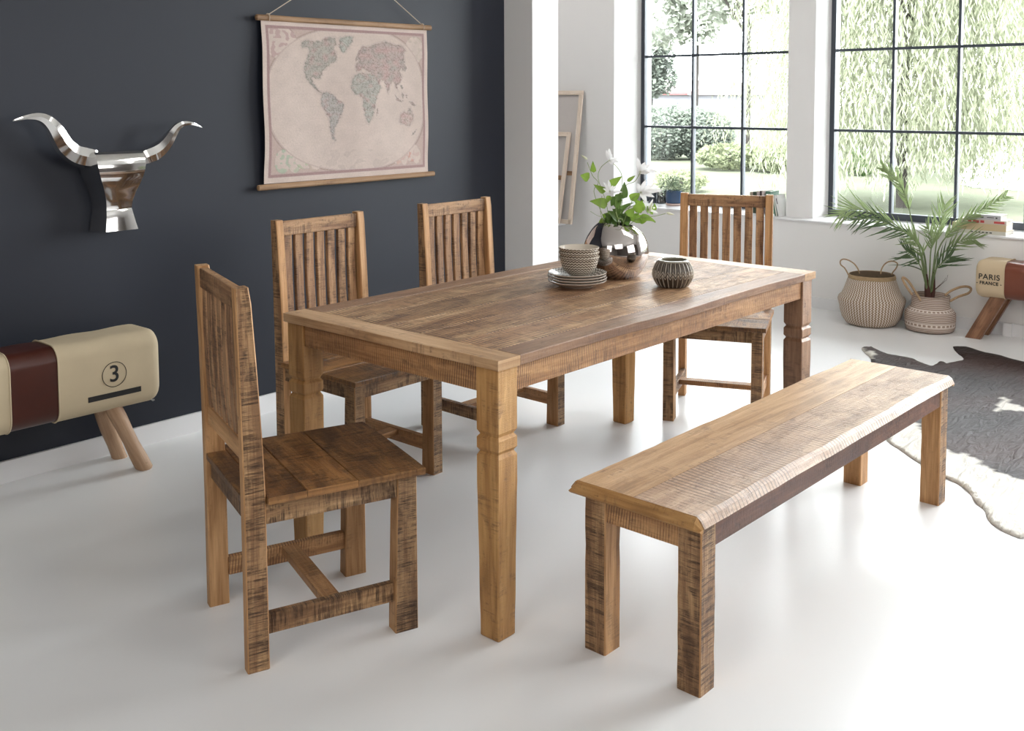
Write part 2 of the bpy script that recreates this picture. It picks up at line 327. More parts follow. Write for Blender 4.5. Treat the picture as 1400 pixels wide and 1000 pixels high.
# glass: a thin clear pane that mirrors at grazing angles
mg = bpy.data.materials.new('window_glass'); mg.use_nodes = True; nt = mg.node_tree; nt.nodes.clear()
out = N(nt, 'ShaderNodeOutputMaterial'); tr = N(nt, 'ShaderNodeBsdfTransparent'); tr.inputs[0].default_value = (.97, .985, .98, 1)
gl = N(nt, 'ShaderNodeBsdfGlossy'); gl.inputs['Roughness'].default_value = 0.0
fr = N(nt, 'ShaderNodeFresnel'); fr.inputs[0].default_value = 1.5; mx = N(nt, 'ShaderNodeMixShader')
nt.links.new(fr.outputs[0], mx.inputs[0]); nt.links.new(tr.outputs[0], mx.inputs[1]); nt.links.new(gl.outputs[0], mx.inputs[2]); nt.links.new(mx.outputs[0], out.inputs[0])
rows = [1.187, 1.741, 2.295]
for wn_, y0, y1, ys in wins:
    e = tag(empty(wn_, (XF, (y0+y1)/2, ZS)), {'window_1': 'tall steel-framed window behind the flower vase', 'window_2': 'wide steel-framed window above the palm', 'window_3': 'steel-framed window'}[wn_], kind='structure')
    o = Vector((XF, (y0+y1)/2, ZS)); f = MB(); fw_ = 0.034
    def bx(m_, lo, hi): box(m_, Vector(lo)-o, Vector(hi)-o)
    bx(f, (XF, y0, ZS), (XF+.05, y0+fw_, ZT)); bx(f, (XF, y1-fw_, ZS), (XF+.05, y1, ZT)); bx(f, (XF, y0+fw_, ZS), (XF+.05, y1-fw_, ZS+.045)); bx(f, (XF, y0+fw_, ZT-.04), (XF+.05, y1-fw_, ZT))
    f.build('window_frame', m_steel, e)
    for y in ys:
        b_ = MB(); bx(b_, (XF+.005, y-.009, ZS+.045), (XF+.045, y+.009, ZT-.04)); b_.build('muntin', m_steel, e)
    for z in rows:
        b_ = MB(); bx(b_, (XF+.008, y0+fw_, z-.009), (XF+.042, y1-fw_, z+.009)); b_.build('muntin', m_steel, e)
    p_ = MB(); b0 = Vector((XF+.026, y0+fw_, ZS+.04))-o; b1 = Vector((XF+.026, y1-fw_, ZT-.035))-o
    p_.poly([(b0.x, b0.y, b0.z), (b0.x, b1.y, b0.z), (b0.x, b1.y, b1.z), (b0.x, b0.y, b1.z)]); p_.build('glass_pane', mg, e, fix=False)
    lamp('portal', 'AREA', (XF+.08, (y0+y1)/2, (ZS+ZT)/2), (0, (y0+y1)/2, (ZS+ZT)/2), 1, y1-y0, ZT-ZS, portal=True)
# floor seams
gm = MB(); m_seam = plain('seam', (.55, .55, .55), .5)
# ------------------------------------------------------------------ dining table
TX, TY, TYAW, TL, TW, TH = 1.911, 1.785, 0.0076, 1.806, 0.913, 0.758
tb = empty('dining_table', (TX, TY, 0), TYAW, 'long brown sawn-wood dining table with carved grooved legs', 'table')
def tleg(x, y, w, nearz):
    st = []
    def sec(z, h): st.append(((x, y, z), (1, 0, 0), (0, 1, 0), [(-h+.003, -h), (h-.003, -h), (h, -h+.003), (h, h-.003), (h-.003, h), (-h+.003, h), (-h, h-.003), (-h, -h+.003)]))
    H = w/2
    sec(0.0, H*.86-.003); sec(.004, H*.86)
    for q in range(1, 9): sec(.004+.47*q/9, H*(.86+.14*min(1, q/8)) + 0.0012*noise.noise(Vector((x*9, y*9, q*1.7))))
    sec(.484, H*1.0); sec(.493, H*.995); sec(.5035, H*.84); sec(.5055, H*.84); sec(.514, H); sec(.541, H); sec(.5495, H*.84); sec(.5515, H*.84); sec(.562, H*.995); sec(.574, H*1.0)
    for q in range(1, 4): sec(.574+.156*q/4, H)
    sec(.730, H)
    return MB().sweep(st, tone=rnd(.35, .8))
LW = 0.078; ins = 0.009
for (lx, ly, m_) in ((ins+LW/2, ins+LW/2, wd_honey), (TL-ins-LW/2, ins+LW/2, wd_edge), (ins+LW/2, TW-ins-LW/2, wd_honey), (TL-ins-LW/2, TW-ins-LW/2, wd_honey)):
    tleg(lx, ly, LW, 0).build('leg', m_, tb)
# aprons, set back a little behind the leg faces
za, zb = .662, .731
for (a, b, side, m_) in (((ins+LW, ins+.018, 0), (TL-ins-LW, ins+.018, 0), 'y', wd_apron), ((ins+LW, TW-ins-.018, 0), (TL-ins-LW, TW-ins-.018, 0), 'y', wd_apron),
                     ((ins+.018, ins+LW, 0), (ins+.018, TW-ins-LW, 0), 'x', wd_apron), ((TL-ins-.018, ins+LW, 0), (TL-ins-.018, TW-ins-LW, 0), 'x', wd_apron)):
    zc = (za+zb)/2
    MB().board((a[0], a[1], zc), (b[0], b[1], zc), (0, 1, 0) if side == 'y' else (1, 0, 0), .022, zb-za, ch=.001, tone=.62).build('apron', m_, tb)
# top: breadboard ends, dark live-edge side boards, planks between
tt = .027; zt = TH-tt/2
def flat_board(mb, x0, x1, y0f, y1f, z0, z1, axis, seg, tone, ch=.0016, mi=0):
    """board whose two long edges follow functions; axis 'x' or 'y' is the grain"""
    st = []; zc = (z0+z1)/2; h = (z1-z0)/2
    for k in range(seg+1):
        q = k/seg; s_ = x0+(x1-x0)*q; a, b = y0f(q), y1f(q)
        P = [(a+ch, -h), (b-ch, -h), (b, -h+ch), (b, h-ch), (b-ch, h), (a+ch, h), (a, h-ch), (a, -h+ch)]
        if axis == 'x': st.append(((s_, 0, zc), (0, 1, 0), (0, 0, 1), P))
        else: st.append(((0, s_, zc), (1, 0, 0), (0, 0, 1), P))
    mb.sweep(st, tone=tone, mi=mi)
cst = lambda v: (lambda q: v)
wav = lambda v, a, s: (lambda q: v+a*noise.noise(Vector((q*4, s, 0))) + a*.4*noise.noise(Vector((q*13, s, 3))))
EB = 0.088
top = empty('tabletop', (0, 0, 0)); top.parent = tb
ez = TH-tt
m = MB(); flat_board(m, 0, TW, wav(0, .004, 1.2), cst(EB), ez, TH, 'y', 24, .75); m.build('end_board', wd_bench, top)
m = MB(); flat_board(m, 0, TW, cst(TL-EB), wav(TL, .004, 5.2), ez, TH, 'y', 24, .6); m.build('end_board', wd_bench, top)
g = .0012; SB = .085
wv0 = lambda q: 0.0+0.010*math.sin(q*PI)*math.sin(q*9+.6)*1.0+.003*noise.noise(Vector((q*15, 3, 0)))
m = MB(); flat_board(m, EB+g, TL-EB-g, wv0, cst(SB), ez, TH, 'x', 48, .45); m.build('side_board', wd_edge, top)
m = MB(); flat_board(m, EB+g, TL-EB-g, cst(TW-SB), wav(TW, .005, 8), ez, TH, 'x', 48, .5); m.build('side_board', wd_edge, top)
ed = [SB+.002, .235, .385, .53, .685, TW-SB-.002]; tones = [.8, .5, .7, .4, .6]
for i in range(5):
    m = MB(); flat_board(m, EB+g, TL-EB-g, cst(ed[i]+g*(1.0 if i else .6)), cst(ed[i+1]-g*(1.0 if i < 4 else .6)), ez+.002, TH-.0003, 'x', 20, tones[i], ch=.0005); m.build('plank', wd_top, top)
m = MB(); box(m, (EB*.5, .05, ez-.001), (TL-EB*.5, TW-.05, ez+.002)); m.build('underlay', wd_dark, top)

# ------------------------------------------------------------------ dining chairs
CW, CD = .428, .463
def make_chair(label):
    e = empty('dining_chair', (0, 0, 0), 0, label, 'chair', 'dining chairs around the table')
    fh, fwid, fdep = .426, .047, .062
    for s in (-1, 1):   # front legs, slightly flared towards the floor
        x1, y1 = CD/2, s*CW/2; st = []
        for k in range(9):
            q = k/8; z = fh*q; ex = .004*(1-q)+.0015*noise.noise(Vector((q*4, s*3, 1))); w = fwid+.002*(1-q); d = fdep+ex-.006*q
            cx = x1-d/2; cy = s*(CW/2-w/2)
            h, v_ = d/2, w/2; c = .0025
            st.append(((cx, cy, z), (1, 0, 0), (0, 1, 0), [(-h+c, -v_), (h-c, -v_), (h, -v_+c), (h, v_-c), (h-c, v_), (-h+c, v_), (-h, v_-c), (-h, -v_+c)]))
        MB().sweep(st, tone=rnd(.25, .6), smi=[0, 1, 0, 1, 1, 1, 1, 1] if s < 0 else [1, 1, 0, 1, 0, 1, 1, 1]).build('leg', [wd_sawn, wd_plain], e)
    pw = .034
    for s in (-1, 1):   # rear legs run up into the backrest: straight below the seat, raked above it
        st = []
        keys = [(0, -.2315, .056), (.30, -.2315, .055), (.45, -.2325, .055), (.55, -.2335, .053), (.75, -.237, .046), (.968, -.243, .038), (.972, -.243, .034)]
        for k in range(25):
            z = .972*k/24
            for (z0, x0, d0), (z1, x1_, d1) in zip(keys, keys[1:]):
                if z0 <= z <= z1+1e-9: q = (z-z0)/(z1-z0); break
            xr = x0+(x1_-x0)*q; d = d0+(d1-d0)*q; h, v_ = d/2, pw/2; c = .003
            cy = s*(CW/2-pw/2)
            st.append(((xr+h, cy, z), (1, 0, 0), (0, 1, 0), [(-h+c, -v_), (h-c, -v_), (h, -v_+c), (h, v_-c), (h-c, v_), (-h+c, v_), (-h, v_-c), (-h, -v_+c)]))
        MB().sweep(st, tone=rnd(.5, .8), smi=[0, 1, 1, 1, 1, 1, 1, 1] if s < 0 else [1, 1, 1, 1, 0, 1, 1, 1]).build('rear_leg', [wd_sawn, wd_plain], e)
    # aprons
    za_, zb_ = .372, .426; zc = (za_+zb_)/2; yi = CW/2
    for s in (-1, 1): MB().board((-.2315+.055, s*(yi-.013), zc), (CD/2-.057, s*(yi-.013), zc), (0, 1, 0), .019, zb_-za_, ch=.001, tone=rnd(.2, .5)).build('apron', wd_sawn, e)
    MB().board((CD/2-.018, -yi+.046, zc), (CD/2-.018, yi-.046, zc), (1, 0, 0), .019, zb_-za_, ch=.001, tone=rnd(.3, .5)).build('apron', wd_sawn, e)
    MB().board((-.2315+.022, -yi+.034, zc), (-.2315+.022, yi-.034, zc), (1, 0, 0), .019, zb_-za_, ch=.001, tone=.35).build('apron', wd_sawn, e)
    # seat of four planks laid side to side
    zs0, zs1 = .4262, .4455; xs = [-.2315, -.176, -.075, .062, .252]; tn = [.45, .5, .75, .3]
    st_ = empty('seat', (0, 0, 0)); st_.parent = e
    for i in range(4):
        x0_, x1_ = xs[i], xs[i+1]; yw = (CW/2-.036) if i == 0 else CW/2+.014
        m = MB()
        fe = (lambda q: x1_+.003*math.sin(q*PI)) if i == 3 else cst(x1_-.0006)
        flat_board(m, -yw, yw, cst(x0_+.0006), fe, zs0, zs1-.0005*(i % 2), 'y', 10, tn[i], ch=.002); m.build('seat_plank', wd_seat, st_)
    # stretchers: one low on each side, a flat one between them
    zl, zh = .083, .134
    for s in (-1, 1): MB().board((-.2315+.055, s*(yi-.026), (zl+zh)/2), (CD/2-.064, s*(yi-.026), (zl+zh)/2), (0, 1, 0), .024, zh-zl, ch=.0015, tone=rnd(.5, .8)).build('stretcher', wd_sawn if s < 0 else wd_apron, e)
    MB().board((.0, -yi+.038, zh-.013), (.0, yi-.038, zh-.013), (1, 0, 0), .048, .022, ch=.0015, tone=.6).build('stretcher', wd_apron, e)
    # back: two rails and seven slats
    def back_x(z): return -.2335-.0095*(z-.55)/.42 + .0215 - .004*(z-.55)/.42
    b_ = empty('backrest', (0, 0, 0)); b_.parent = e
    yb = yi-pw
    for z0_, z1_ in ((.912, .966), (.528, .583)):
        zc_ = (z0_+z1_)/2; MB().board((back_x(zc_), -yb, zc_), (back_x(zc_), yb, zc_), (1, 0, 0), .024, z1_-z0_, ch=.002, tone=rnd(.5, .9)).build('rail', wd_slat if z0_ > .7 else wd_plain, b_)
    for k in range(7):
        y = -yb+.0255+(2*yb-.051)*k/6; sd = rnd(0, 30); st = []
        for j in range(13):
            q = j/12; z = .578+.340*q; w = .0176+.0012*noise.noise(Vector((q*4, sd, 0))); t_ = .0085; c = .002
            cx = back_x(z)-.004*math.sin(q*PI)+.001*noise.noise(Vector((q*3, sd, 7)))
            st.append(((cx, y+.0015*noise.noise(Vector((q*3, sd, 4))), z), (1, 0, 0), (0, 1, 0), [(-t_+c, -w), (t_-c, -w), (t_, -w+c), (t_, w-c), (t_-c, w), (-t_+c, w), (-t_, w-c), (-t_, -w+c)]))
        MB().sweep(st, tone=rnd(.2, .8)).build('slat', wd_slat, b_)
    return e
ch0 = make_chair('brown sawn-wood chair at the near short end of the table, planked seat fully visible')
spots = [(1.688, 2.293, -.319, None), (2.482, 3.039, -1.557, 'brown slat-back chair tucked under the long side of the table, below the wall map'),
         (3.249, 3.065, -1.571, 'brown slat-back chair on the long side of the table, next to the white pier'),
         (4.085, 2.439, 3.555, 'brown slat-back chair at the far end of the table, backed by the windows')]
for i, (x, y, a, lb) in enumerate(spots):
    o = ch0 if i == 0 else copy_tree(ch0)
    o.location = (x, y, 0); o.rotation_euler = (0, 0, a)
    if lb: o['label'] = lb

# ------------------------------------------------------------------ bench
BX, BY = 2.062, 1.272; BLn, BWd = 1.622, .348
bn = empty('bench', (BX, BY, 0), .004, 'long low rough-sawn bench with a ragged live-edge seat in front of the table', 'bench')
lw = .066
for (x, y) in ((0, 0), (BLn-lw, 0), (0, BWd-lw), (BLn-lw, BWd-lw)):
    st = []
    for k in range(10):
        z = .412*k/9; h = lw/2+.0012*noise.noise(Vector((k*.7, x*5, y*9))); c = .003
        st.append(((x+lw/2, y+lw/2, z), (1, 0, 0), (0, 1, 0), [(-h+c, -h), (h-c, -h), (h, -h+c), (h, h-c), (h-c, h), (-h+c, h), (-h, h-c), (-h, -h+c)]))
    MB().sweep(st, tone=rnd(.6, .9), smi=[0 if y == 0 else 1, 1, 0 if x > 0 else 1, 1, 0 if y > 0 else 1, 1, 0 if x == 0 else 1, 1]).build('leg', [wd_sawn, wd_plain], bn)
zc = (.352+.412)/2
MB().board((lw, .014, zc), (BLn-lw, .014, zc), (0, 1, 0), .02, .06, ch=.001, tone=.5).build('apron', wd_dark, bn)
MB().board((lw, BWd-.014, zc), (BLn-lw, BWd-.014, zc), (0, 1, 0), .02, .06, ch=.001, tone=.5).build('apron', wd_apron, bn)
MB().board((.014, lw, zc), (.014, BWd-lw, zc), (1, 0, 0), .02, .06, ch=.001, tone=.85).build('apron', wd_apron, bn)
MB().board((BLn-.014, lw, zc), (BLn-.014, BWd-lw, zc), (1, 0, 0), .02, .06, ch=.001, tone=.4).build('apron', wd_apron, bn)
# top: two planks; the outer edges slope outwards down to a sharp lower lip
z0b, z1b, z2b = .4125, .4265, .4475
yA, yM, yB = -.016, BWd*.54, BWd+.036
for nm, m_, ya, yb_, lo, hi, tn_ in (('plank', wd_bench2, yA, yM, True, False, .62), ('plank', wd_bench, yM, yB, False, True, .66)):
    st = []; nseg = 60
    for k in range(nseg+1):
        q = k/nseg; x = -.012+(BLn+.024)*q
        j = .006*noise.noise(Vector((x*3.5, 2 if lo else 7, 0)))+.0035*noise.noise(Vector((x*16, 3, 0)))
        e_ = .0 if 0 < k < nseg else .0
        bev = .024+.005*noise.noise(Vector((x*6, 5, 2)))
        if lo: P = [(ya+.022, z0b), (yb_-.0006, z0b), (yb_-.0006, z2b), (ya+bev+j, z2b), (ya+bev*.45+j, z2b-.008), (ya+j*.6, z1b-.004)]
        else: P = [(ya+.0006, z0b), (yb_-.02, z0b), (yb_+j*.6, z1b-.002), (yb_-bev*.6+j, z2b-.005), (yb_-bev+j, z2b), (ya+.0006, z2b)]
        st.append(((x, 0, 0), (0, 1, 0), (0, 0, 1), P))
    MB().sweep(st, tone=tn_).build(nm, m_, bn)
# ragged end lip of the near end
for xe, sgn in ((-.012, -1), (BLn+.012, 1)):
    st = []
    for k in range(25):
        q = k/24; y = yA+.004+(yB-yA-.008)*q; j = .003*noise.noise(Vector((q*9, 4, sgn)))
        e1 = .026 if 0 < k < 24 else .022
        P = [(0, z0b), (0, z2b-.0004), (sgn*(.004+j), z2b-.003), (sgn*(.012+j), z2b-.011), (sgn*(.016+j*1.5), z1b-.006), (sgn*.008, z0b)]
        if k in (0, 24):
            P = [(0, z0b), (0, z1b-.004), (sgn*.002, z1b-.005), (sgn*.006, z1b-.006), (sgn*.016, z1b-.007), (sgn*.008, z0b)]
        st.append(((xe, y, 0), (1, 0, 0), (0, 0, 1), P))
    MB().sweep(st, tone=.5).build('end_lip', wd_honey, bn)
# ------------------------------------------------------------------ tableware
def zigzag_mat(name, nteeth, rows, amp, light, dark, width=0.4, rough=0.25, lo=None, hi=None):
    m, nt, b = mat(name); uv = N(nt, 'ShaderNodeUVMap'); sp = N(nt, 'ShaderNodeSeparateXYZ'); nt.links.new(uv.outputs[0], sp.inputs[0])
    tri = M(nt, 'ABSOLUTE', M(nt, 'SUBTRACT', M(nt, 'FRACT', M(nt, 'MULTIPLY', sp.outputs[0], nteeth)), 0.5))
    w = M(nt, 'FRACT', M(nt, 'ADD', M(nt, 'MULTIPLY', sp.outputs[1], rows), M(nt, 'MULTIPLY', tri, amp)))
    f = M(nt, 'LESS_THAN', w, width)
    if lo is not None: f = M(nt, 'MULTIPLY', f, M(nt, 'GREATER_THAN', sp.outputs[1], lo))
    if hi is not None: f = M(nt, 'MULTIPLY', f, M(nt, 'LESS_THAN', sp.outputs[1], hi))
    nt.links.new(mixc(nt, f, light, dark), b.inputs['Base Color']); b.inputs['Roughness'].default_value = rough; return m
m_bowl = zigzag_mat('zigzag_stoneware', 34, 105, 1.15, (.64, .57, .48), (.085, .055, .035), .45, lo=.034)
m_plate = zigzag_mat('zigzag_plate', 40, 72, 1.2, (.62, .59, .53), (.10, .085, .07), .5)
m_stone = plain('stoneware_glaze', (.55, .48, .42), .25)
PC = Vector((2.876, 2.296, TH))
for k in range(4):
    e = empty('side_plate', (PC.x+rnd(-.002, .002), PC.y+rnd(-.002, .002), PC.z+.0095*k), rnd(0, 6), ['zigzag-rimmed plate at the bottom of the stack of four on the table', 'second plate from the bottom of the stack on the table', 'third plate from the bottom of the stack on the table', 'topmost plate of the stack, its zigzag pattern showing around the bowls'][k], 'plate', 'plates stacked on the table')
    MB().lathe([(.0, .0), (.058, .0), (.060, .003), (.085, .0105), (.102, .0185), (.1045, .0205), (.1050, .0222), (.1035, .0232)], 64).build('plate_body', m_stone, e)
    MB().lathe([(.1035, .0232), (.098, .0216), (.084, .0150), (.062, .0078), (.0, .0068)], 64).build('patterned_face', m_plate, e)
BZ = TH+.0095*3+.0072
for k in range(3):
    e = empty('cereal_bowl', (PC.x+.006, PC.y-.004+.001*k, BZ+.0165*k), 1.3*k, ['zigzag-patterned bowl at the bottom of the stack of three, fully in view', 'middle zigzag bowl of the stack of three on the plates', 'topmost zigzag bowl of the stack of three'][k], 'bowl', 'bowls stacked on the plates')
    ou = [(.0, .0), (.030, .0), (.032, .004), (.046, .012), (.060, .029), (.0665, .050), (.0690, .0640), (.0722, .0672), (.0724, .0702)]
    inn = [(.0724, .0702), (.0705, .0712), (.0668, .064), (.0630, .050), (.0555, .032), (.041, .0165), (.02, .0082), (.0, .0075)]
    MB().lathe(ou, 64).build('bowl_body', m_bowl, e); MB().lathe(inn, 64).build('bowl_inside', m_bowl, e)
# silver ball vase with a slanting mouth
m_chrome = plain('mirror_glaze', (.62, .57, .55), .035, 1.0)
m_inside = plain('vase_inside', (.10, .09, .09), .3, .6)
VC = Vector((3.13, 2.315, .851)); VR = .122
ve = empty('ball_vase', (VC.x, VC.y, TH), 0, 'round mirror-silver vase holding the white flowers, on the table behind the bowls', 'vase')
VH = VC.z-TH
def vase_mesh(r, rev=False, lift=0):
    mb = MB(); n = 72; mrows = 40; a0 = math.asin(-(VH-lift)/VR); a1 = math.radians(60)
    for i in range(mrows+1):
        t = a0+(a1-a0)*i/mrows
        for k in range(n):
            a = 2*PI*k/n; rr = r*math.cos(t); z = VH+r*math.sin(t)
            p = Vector((rr*math.cos(a), rr*math.sin(a), z))
            # the mouth leans towards the viewer's right
            if i == mrows or t > .6:
                w = max(0, (t-.6)/(a1-.6)); d = Vector((rt0.x, rt0.y, 0)); s_ = (p.x*d.x+p.y*d.y)/VR
                p.z -= w*s_*.020; p.x += d.x*w*.004; p.y += d.y*w*.004
            mb.v.append(p)
    for i in range(mrows):
        for k in range(n):
            k2 = (k+1) % n; mb.face([i*n+k, i*n+k2, (i+1)*n+k2, (i+1)*n+k], [(0, 0)]*4, .5, True)
    mb.face([k for k in range(n)][::-1], [(0, 0)]*n); return mb
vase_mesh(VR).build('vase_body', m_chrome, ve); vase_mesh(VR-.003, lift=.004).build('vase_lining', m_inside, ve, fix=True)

# ridged pot
POT = Vector((3.092, 2.036, TH))
def pot():
    prof = [(.0, 0), (.046, 0), (.050, .002)] ; n = 264; rows_ = 110; mb = MB(); cols = []
    H = .094
    def R(t): return .050+.0225*math.sin(PI*min(1, (t*.98+.02))**.93)**.75 if t < .93 else .0525-.010*((t-.93)/.07)**.8
    for i in range(rows_+1):
        t = i/rows_; z = H*t
        rb = .047+.0255*math.sin(PI*(t*.90+.03))**.8
        for k in range(n):
            a = 2*PI*k/n; ph = a*24/(2*PI); f = abs((ph % 1)-.5)*2; f2 = abs(((ph+.5) % 1)-.5)*2
            # leaf shapes in two tiers with zigzag joints half way up
            zz = .50+.085*(f-.5)*2
            d1 = abs(t-(zz+.055)); d2 = abs(t-(zz-.055)); ridge = max(0, 1-d1/.036, 1-d2/.036)
            rib = max(0, 1-(1-f2)/.22) if t > zz+.055 else 0
            rib = max(rib, max(0, 1-(1-(1-f2))/.22) if t < zz-.055 else 0)
            mid = .35*max(0, 1-(1-f)/.12) if t > zz+.05 else 0
            h = max(ridge, rib, mid) * min(1, t/.05) * min(1, (1-t)/.05)
            r = rb-.0040+.0055*h
            if t > .965: r = rb-.0005
            mb.v.append(Vector((r*math.cos(a), r*math.sin(a), z)))
            c0 = Vector((.065, .050, .038)); c1 = Vector((.66, .58, .48)); c = c0.lerp(c1, min(1, h*1.15))
            if t > .95: c = Vector((.36, .32, .26))
            cols.append((c.x, c.y, c.z))
    for i in range(rows_):
        for k in range(n): k2 = (k+1) % n; mb.face([i*n+k, i*n+k2, (i+1)*n+k2, (i+1)*n+k], [(0, 0)]*4, .5, True)
    mb.face(list(range(n))[::-1], [(0, 0)]*n)
    e = empty('ridged_pot', POT, .06, 'small taupe ceramic pot with ridged leaf pattern on the table, right of the silver vase', 'pot')
    mb.build('pot_body', attr_mat('taupe_glaze', .18, .2, 90), e, sharp=80, vcol=cols)
    rtop = .047+.0255*math.sin(PI*.93)**.8
    MB().lathe([(rtop-.0005, H), (rtop-.002, H+.002), (rtop-.007, H+.0022), (rtop-.010, H-.002), (rtop-.006, H-.03), (.04, .012), (.0, .008)], 72).build('pot_rim', plain('taupe_inner_glaze', (.20, .18, .13), .2), e)
pot()

# ------------------------------------------------------------------ clematis stems in the vase
m_leaf = None
def leaf_mat(name, c1, c2, trans=0.35, rough=.45):
    m, nt, b = mat(name); tc = N(nt, 'ShaderNodeTexCoord'); ns = N(nt, 'ShaderNodeTexNoise', i_Scale=35.0, i_Detail=3.0); nt.links.new(tc.outputs['Object'], ns.inputs['Vector'])
    col = mixc(nt, ns.outputs[0], c1, c2); nt.links.new(col, b.inputs['Base Color']); b.inputs['Roughness'].default_value = rough
    tl = N(nt, 'ShaderNodeBsdfTranslucent'); nt.links.new(col, tl.inputs[0]); mxs = N(nt, 'ShaderNodeMixShader'); mxs.inputs[0].default_value = trans
    nt.links.new(b.outputs[0], mxs.inputs[1]); nt.links.new(tl.outputs[0], mxs.inputs[2]); nt.links.new(mxs.outputs[0], nt.nodes['Material Output'].inputs[0]); return m
m_leaf = leaf_mat('clematis_leaf', (.17, .28, .035), (.30, .46, .08)); m_leafd = leaf_mat('clematis_leaf_dark', (.07, .13, .03), (.13, .22, .05))
m_petal = leaf_mat('white_petal', (.86, .86, .87), (.92, .92, .92), .3, .6); m_bud = leaf_mat('pale_bud', (.62, .66, .45), (.80, .80, .66), .3)
m_stem = plain('green_stem', (.26, .34, .12), .5)
fl = empty('clematis_bouquet', (VC.x, VC.y, TH+.02), 0, 'white star-shaped flowers with green leaves standing in the silver vase', 'flowers')
FO = Vector((VC.x, VC.y, TH+.02)); FD = (VC-EYE).dot(fw)
def fp(px, py, dd=0): return at(px, py, FD+dd)-FO
def blade(mb, base, tip, width, up_, cup=.15, fold=.12, n=8, shape=None, seg=2):
    """a leaf or petal from base to tip with real curvature"""
    base, tip = Vector(base), Vector(tip); d = tip-base; L = d.length; d.normalize()
    sd = d.cross(Vector(up_)); sd = sd.normalized() if sd.length > 1e-4 else d.orthogonal().normalized(); nm = sd.cross(d)
    shape = shape or (lambda q: math.sin(PI*q**.75)**.9)
    b0 = len(mb.v); c = 2*seg+1
    for i in range(n+1):
        q = i/n; w = width/2*max(.02, shape(q)); cen = base+d*L*q+nm*L*cup*math.sin(q*PI)
        for j in range(-seg, seg+1):
            s_ = j/seg; mb.v.append(cen+sd*w*s_+nm*(abs(s_)**1.5)*fold*width)
    for i in range(n):
        for j in range(c-1): a = b0+i*c+j; mb.face([a, a+1, a+c+1, a+c], [(0, 0)]*4, .5, True)
VIEW = -fw
def stem(pts, r=.0012, name='stem'):
    P = [fp(*p) for p in pts]; Q = []
    for i in range(len(P)-1):
        p0 = P[max(0, i-1)]; p1 = P[i]; p2 = P[i+1]; p3 = P[min(len(P)-1, i+2)]
        for k in range(5):
            t = k/5; Q.append(.5*((2*p1)+(p2-p0)*t+(2*p0-5*p1+4*p2-p3)*t*t+(3*p1-p0-3*p2+p3)*t**3))
    Q.append(P[-1]); MB().tube(Q, r, 6).build(name, m_stem, fl)
stem([(838, 325, 0), (822, 290, -.01), (812, 262, -.02), (818, 250, -.02), (810, 240, -.02), (803, 222, -.02)])
stem([(838, 325, 0), (828, 275, .01), (818, 245, .01), (821, 230, .01), (832, 220, .0)])
stem([(842, 325, 0), (845, 290, 0), (850, 262, .01), (850, 240, .01), (843, 228, .01), (836, 222, 0)])
stem([(845, 325, 0), (850, 280, .02), (855, 255, .03), (868, 248, .03), (875, 236, .03)])
stem([(845, 325, 0), (858, 290, -.03), (866, 272, -.03), (876, 265, -.03)])
stem([(845, 325, 0), (848, 295, .03), (858, 285, .02), (875, 280, .0), (886, 292, -.03)])
stem([(845, 325, 0), (870, 300, -.04), (895, 296, -.05), (910, 292, -.05)])
stem([(835, 325, 0), (825, 300, -.03), (815, 294, -.04), (807, 289, -.04)], .0008)
stem([(832, 325, 0), (822, 295, -.05), (821, 280, -.05), (823, 268, -.05)])
stem([(848, 325, -.01), (845, 300, -.06), (842, 285, -.07), (842, 272, -.07)], .0009)
stem([(850, 325, -.01), (852, 302, -.08), (845, 298, -.09), (842, 290, -.09)], .0012)
heart = lambda q: (math.sin(PI*min(1, q**.55))**.8)*(1-.25*q)
LV = [((806, 243), (795, 240), .030, 0), ((812, 236), (811, 222), .018, 0), ((827, 262), (813, 253), .022, 0), ((832, 255), (848, 243), .026, 0),
      ((851, 272), (853, 252), .030, 1), ((862, 274), (874, 266), .032, 0), ((830, 280), (809, 276), .034, 0), ((842, 268), (836, 280), .028, 1), ((847, 265), (846, 276), .026, 1),
      ((857, 248), (867, 241), .012, 0), ((848, 288), (864, 279), .018, 1), ((870, 290), (878, 275), .032, 0), ((880, 288), (868, 274), .030, 0), ((884, 282), (890, 292), .028, 0),
      ((874, 298), (893, 304), .032, 0), ((866, 300), (876, 305), .026, 0), ((840, 296), (853, 284), .030, 1), ((846, 300), (832, 290), .030, 1), ((838, 302), (823, 306), .024, 1),
      ((834, 300), (827, 293), .020, 1), ((856, 303), (846, 292), .028, 1), ((862, 302), (872, 293), .026, 0), ((826, 300), (820, 304), .015, 0), ((835, 268), (830, 278), .020, 0), ((893, 288), (894, 279), .018, 0),
      ((852, 305), (862, 296), .030, 1), ((830, 305), (838, 296), .028, 1), ((846, 292), (838, 286), .030, 1), ((858, 296), (866, 286), .028, 0), ((835, 303), (846, 296), .034, 1), ((855, 301), (843, 297), .034, 1), ((865, 303), (858, 292), .032, 0), ((842, 284), (850, 274), .026, 1), ((872, 302), (886, 298), .030, 0), ((850, 296), (862, 301), .032, 1), ((825, 298), (836, 290), .022, 0)]
for i, (a, b_, w, dk) in enumerate(LV):
    mb = MB(); d1 = rnd(-.05, .03); d2 = d1+rnd(-.03, .02)
    up_ = (VIEW+Vector((rnd(-.5, .5), rnd(-.5, .5), rnd(-.1, .7)))).normalized()
    blade(mb, fp(a[0], a[1], d1), fp(a[0]+(b_[0]-a[0])*1.15, a[1]+(b_[1]-a[1])*1.15, d2), w*1.3, up_, rnd(.05, .16), rnd(.05, .18), 8, heart)
    mb.build('leaf', m_leafd if dk else m_leaf, fl, fix=False)
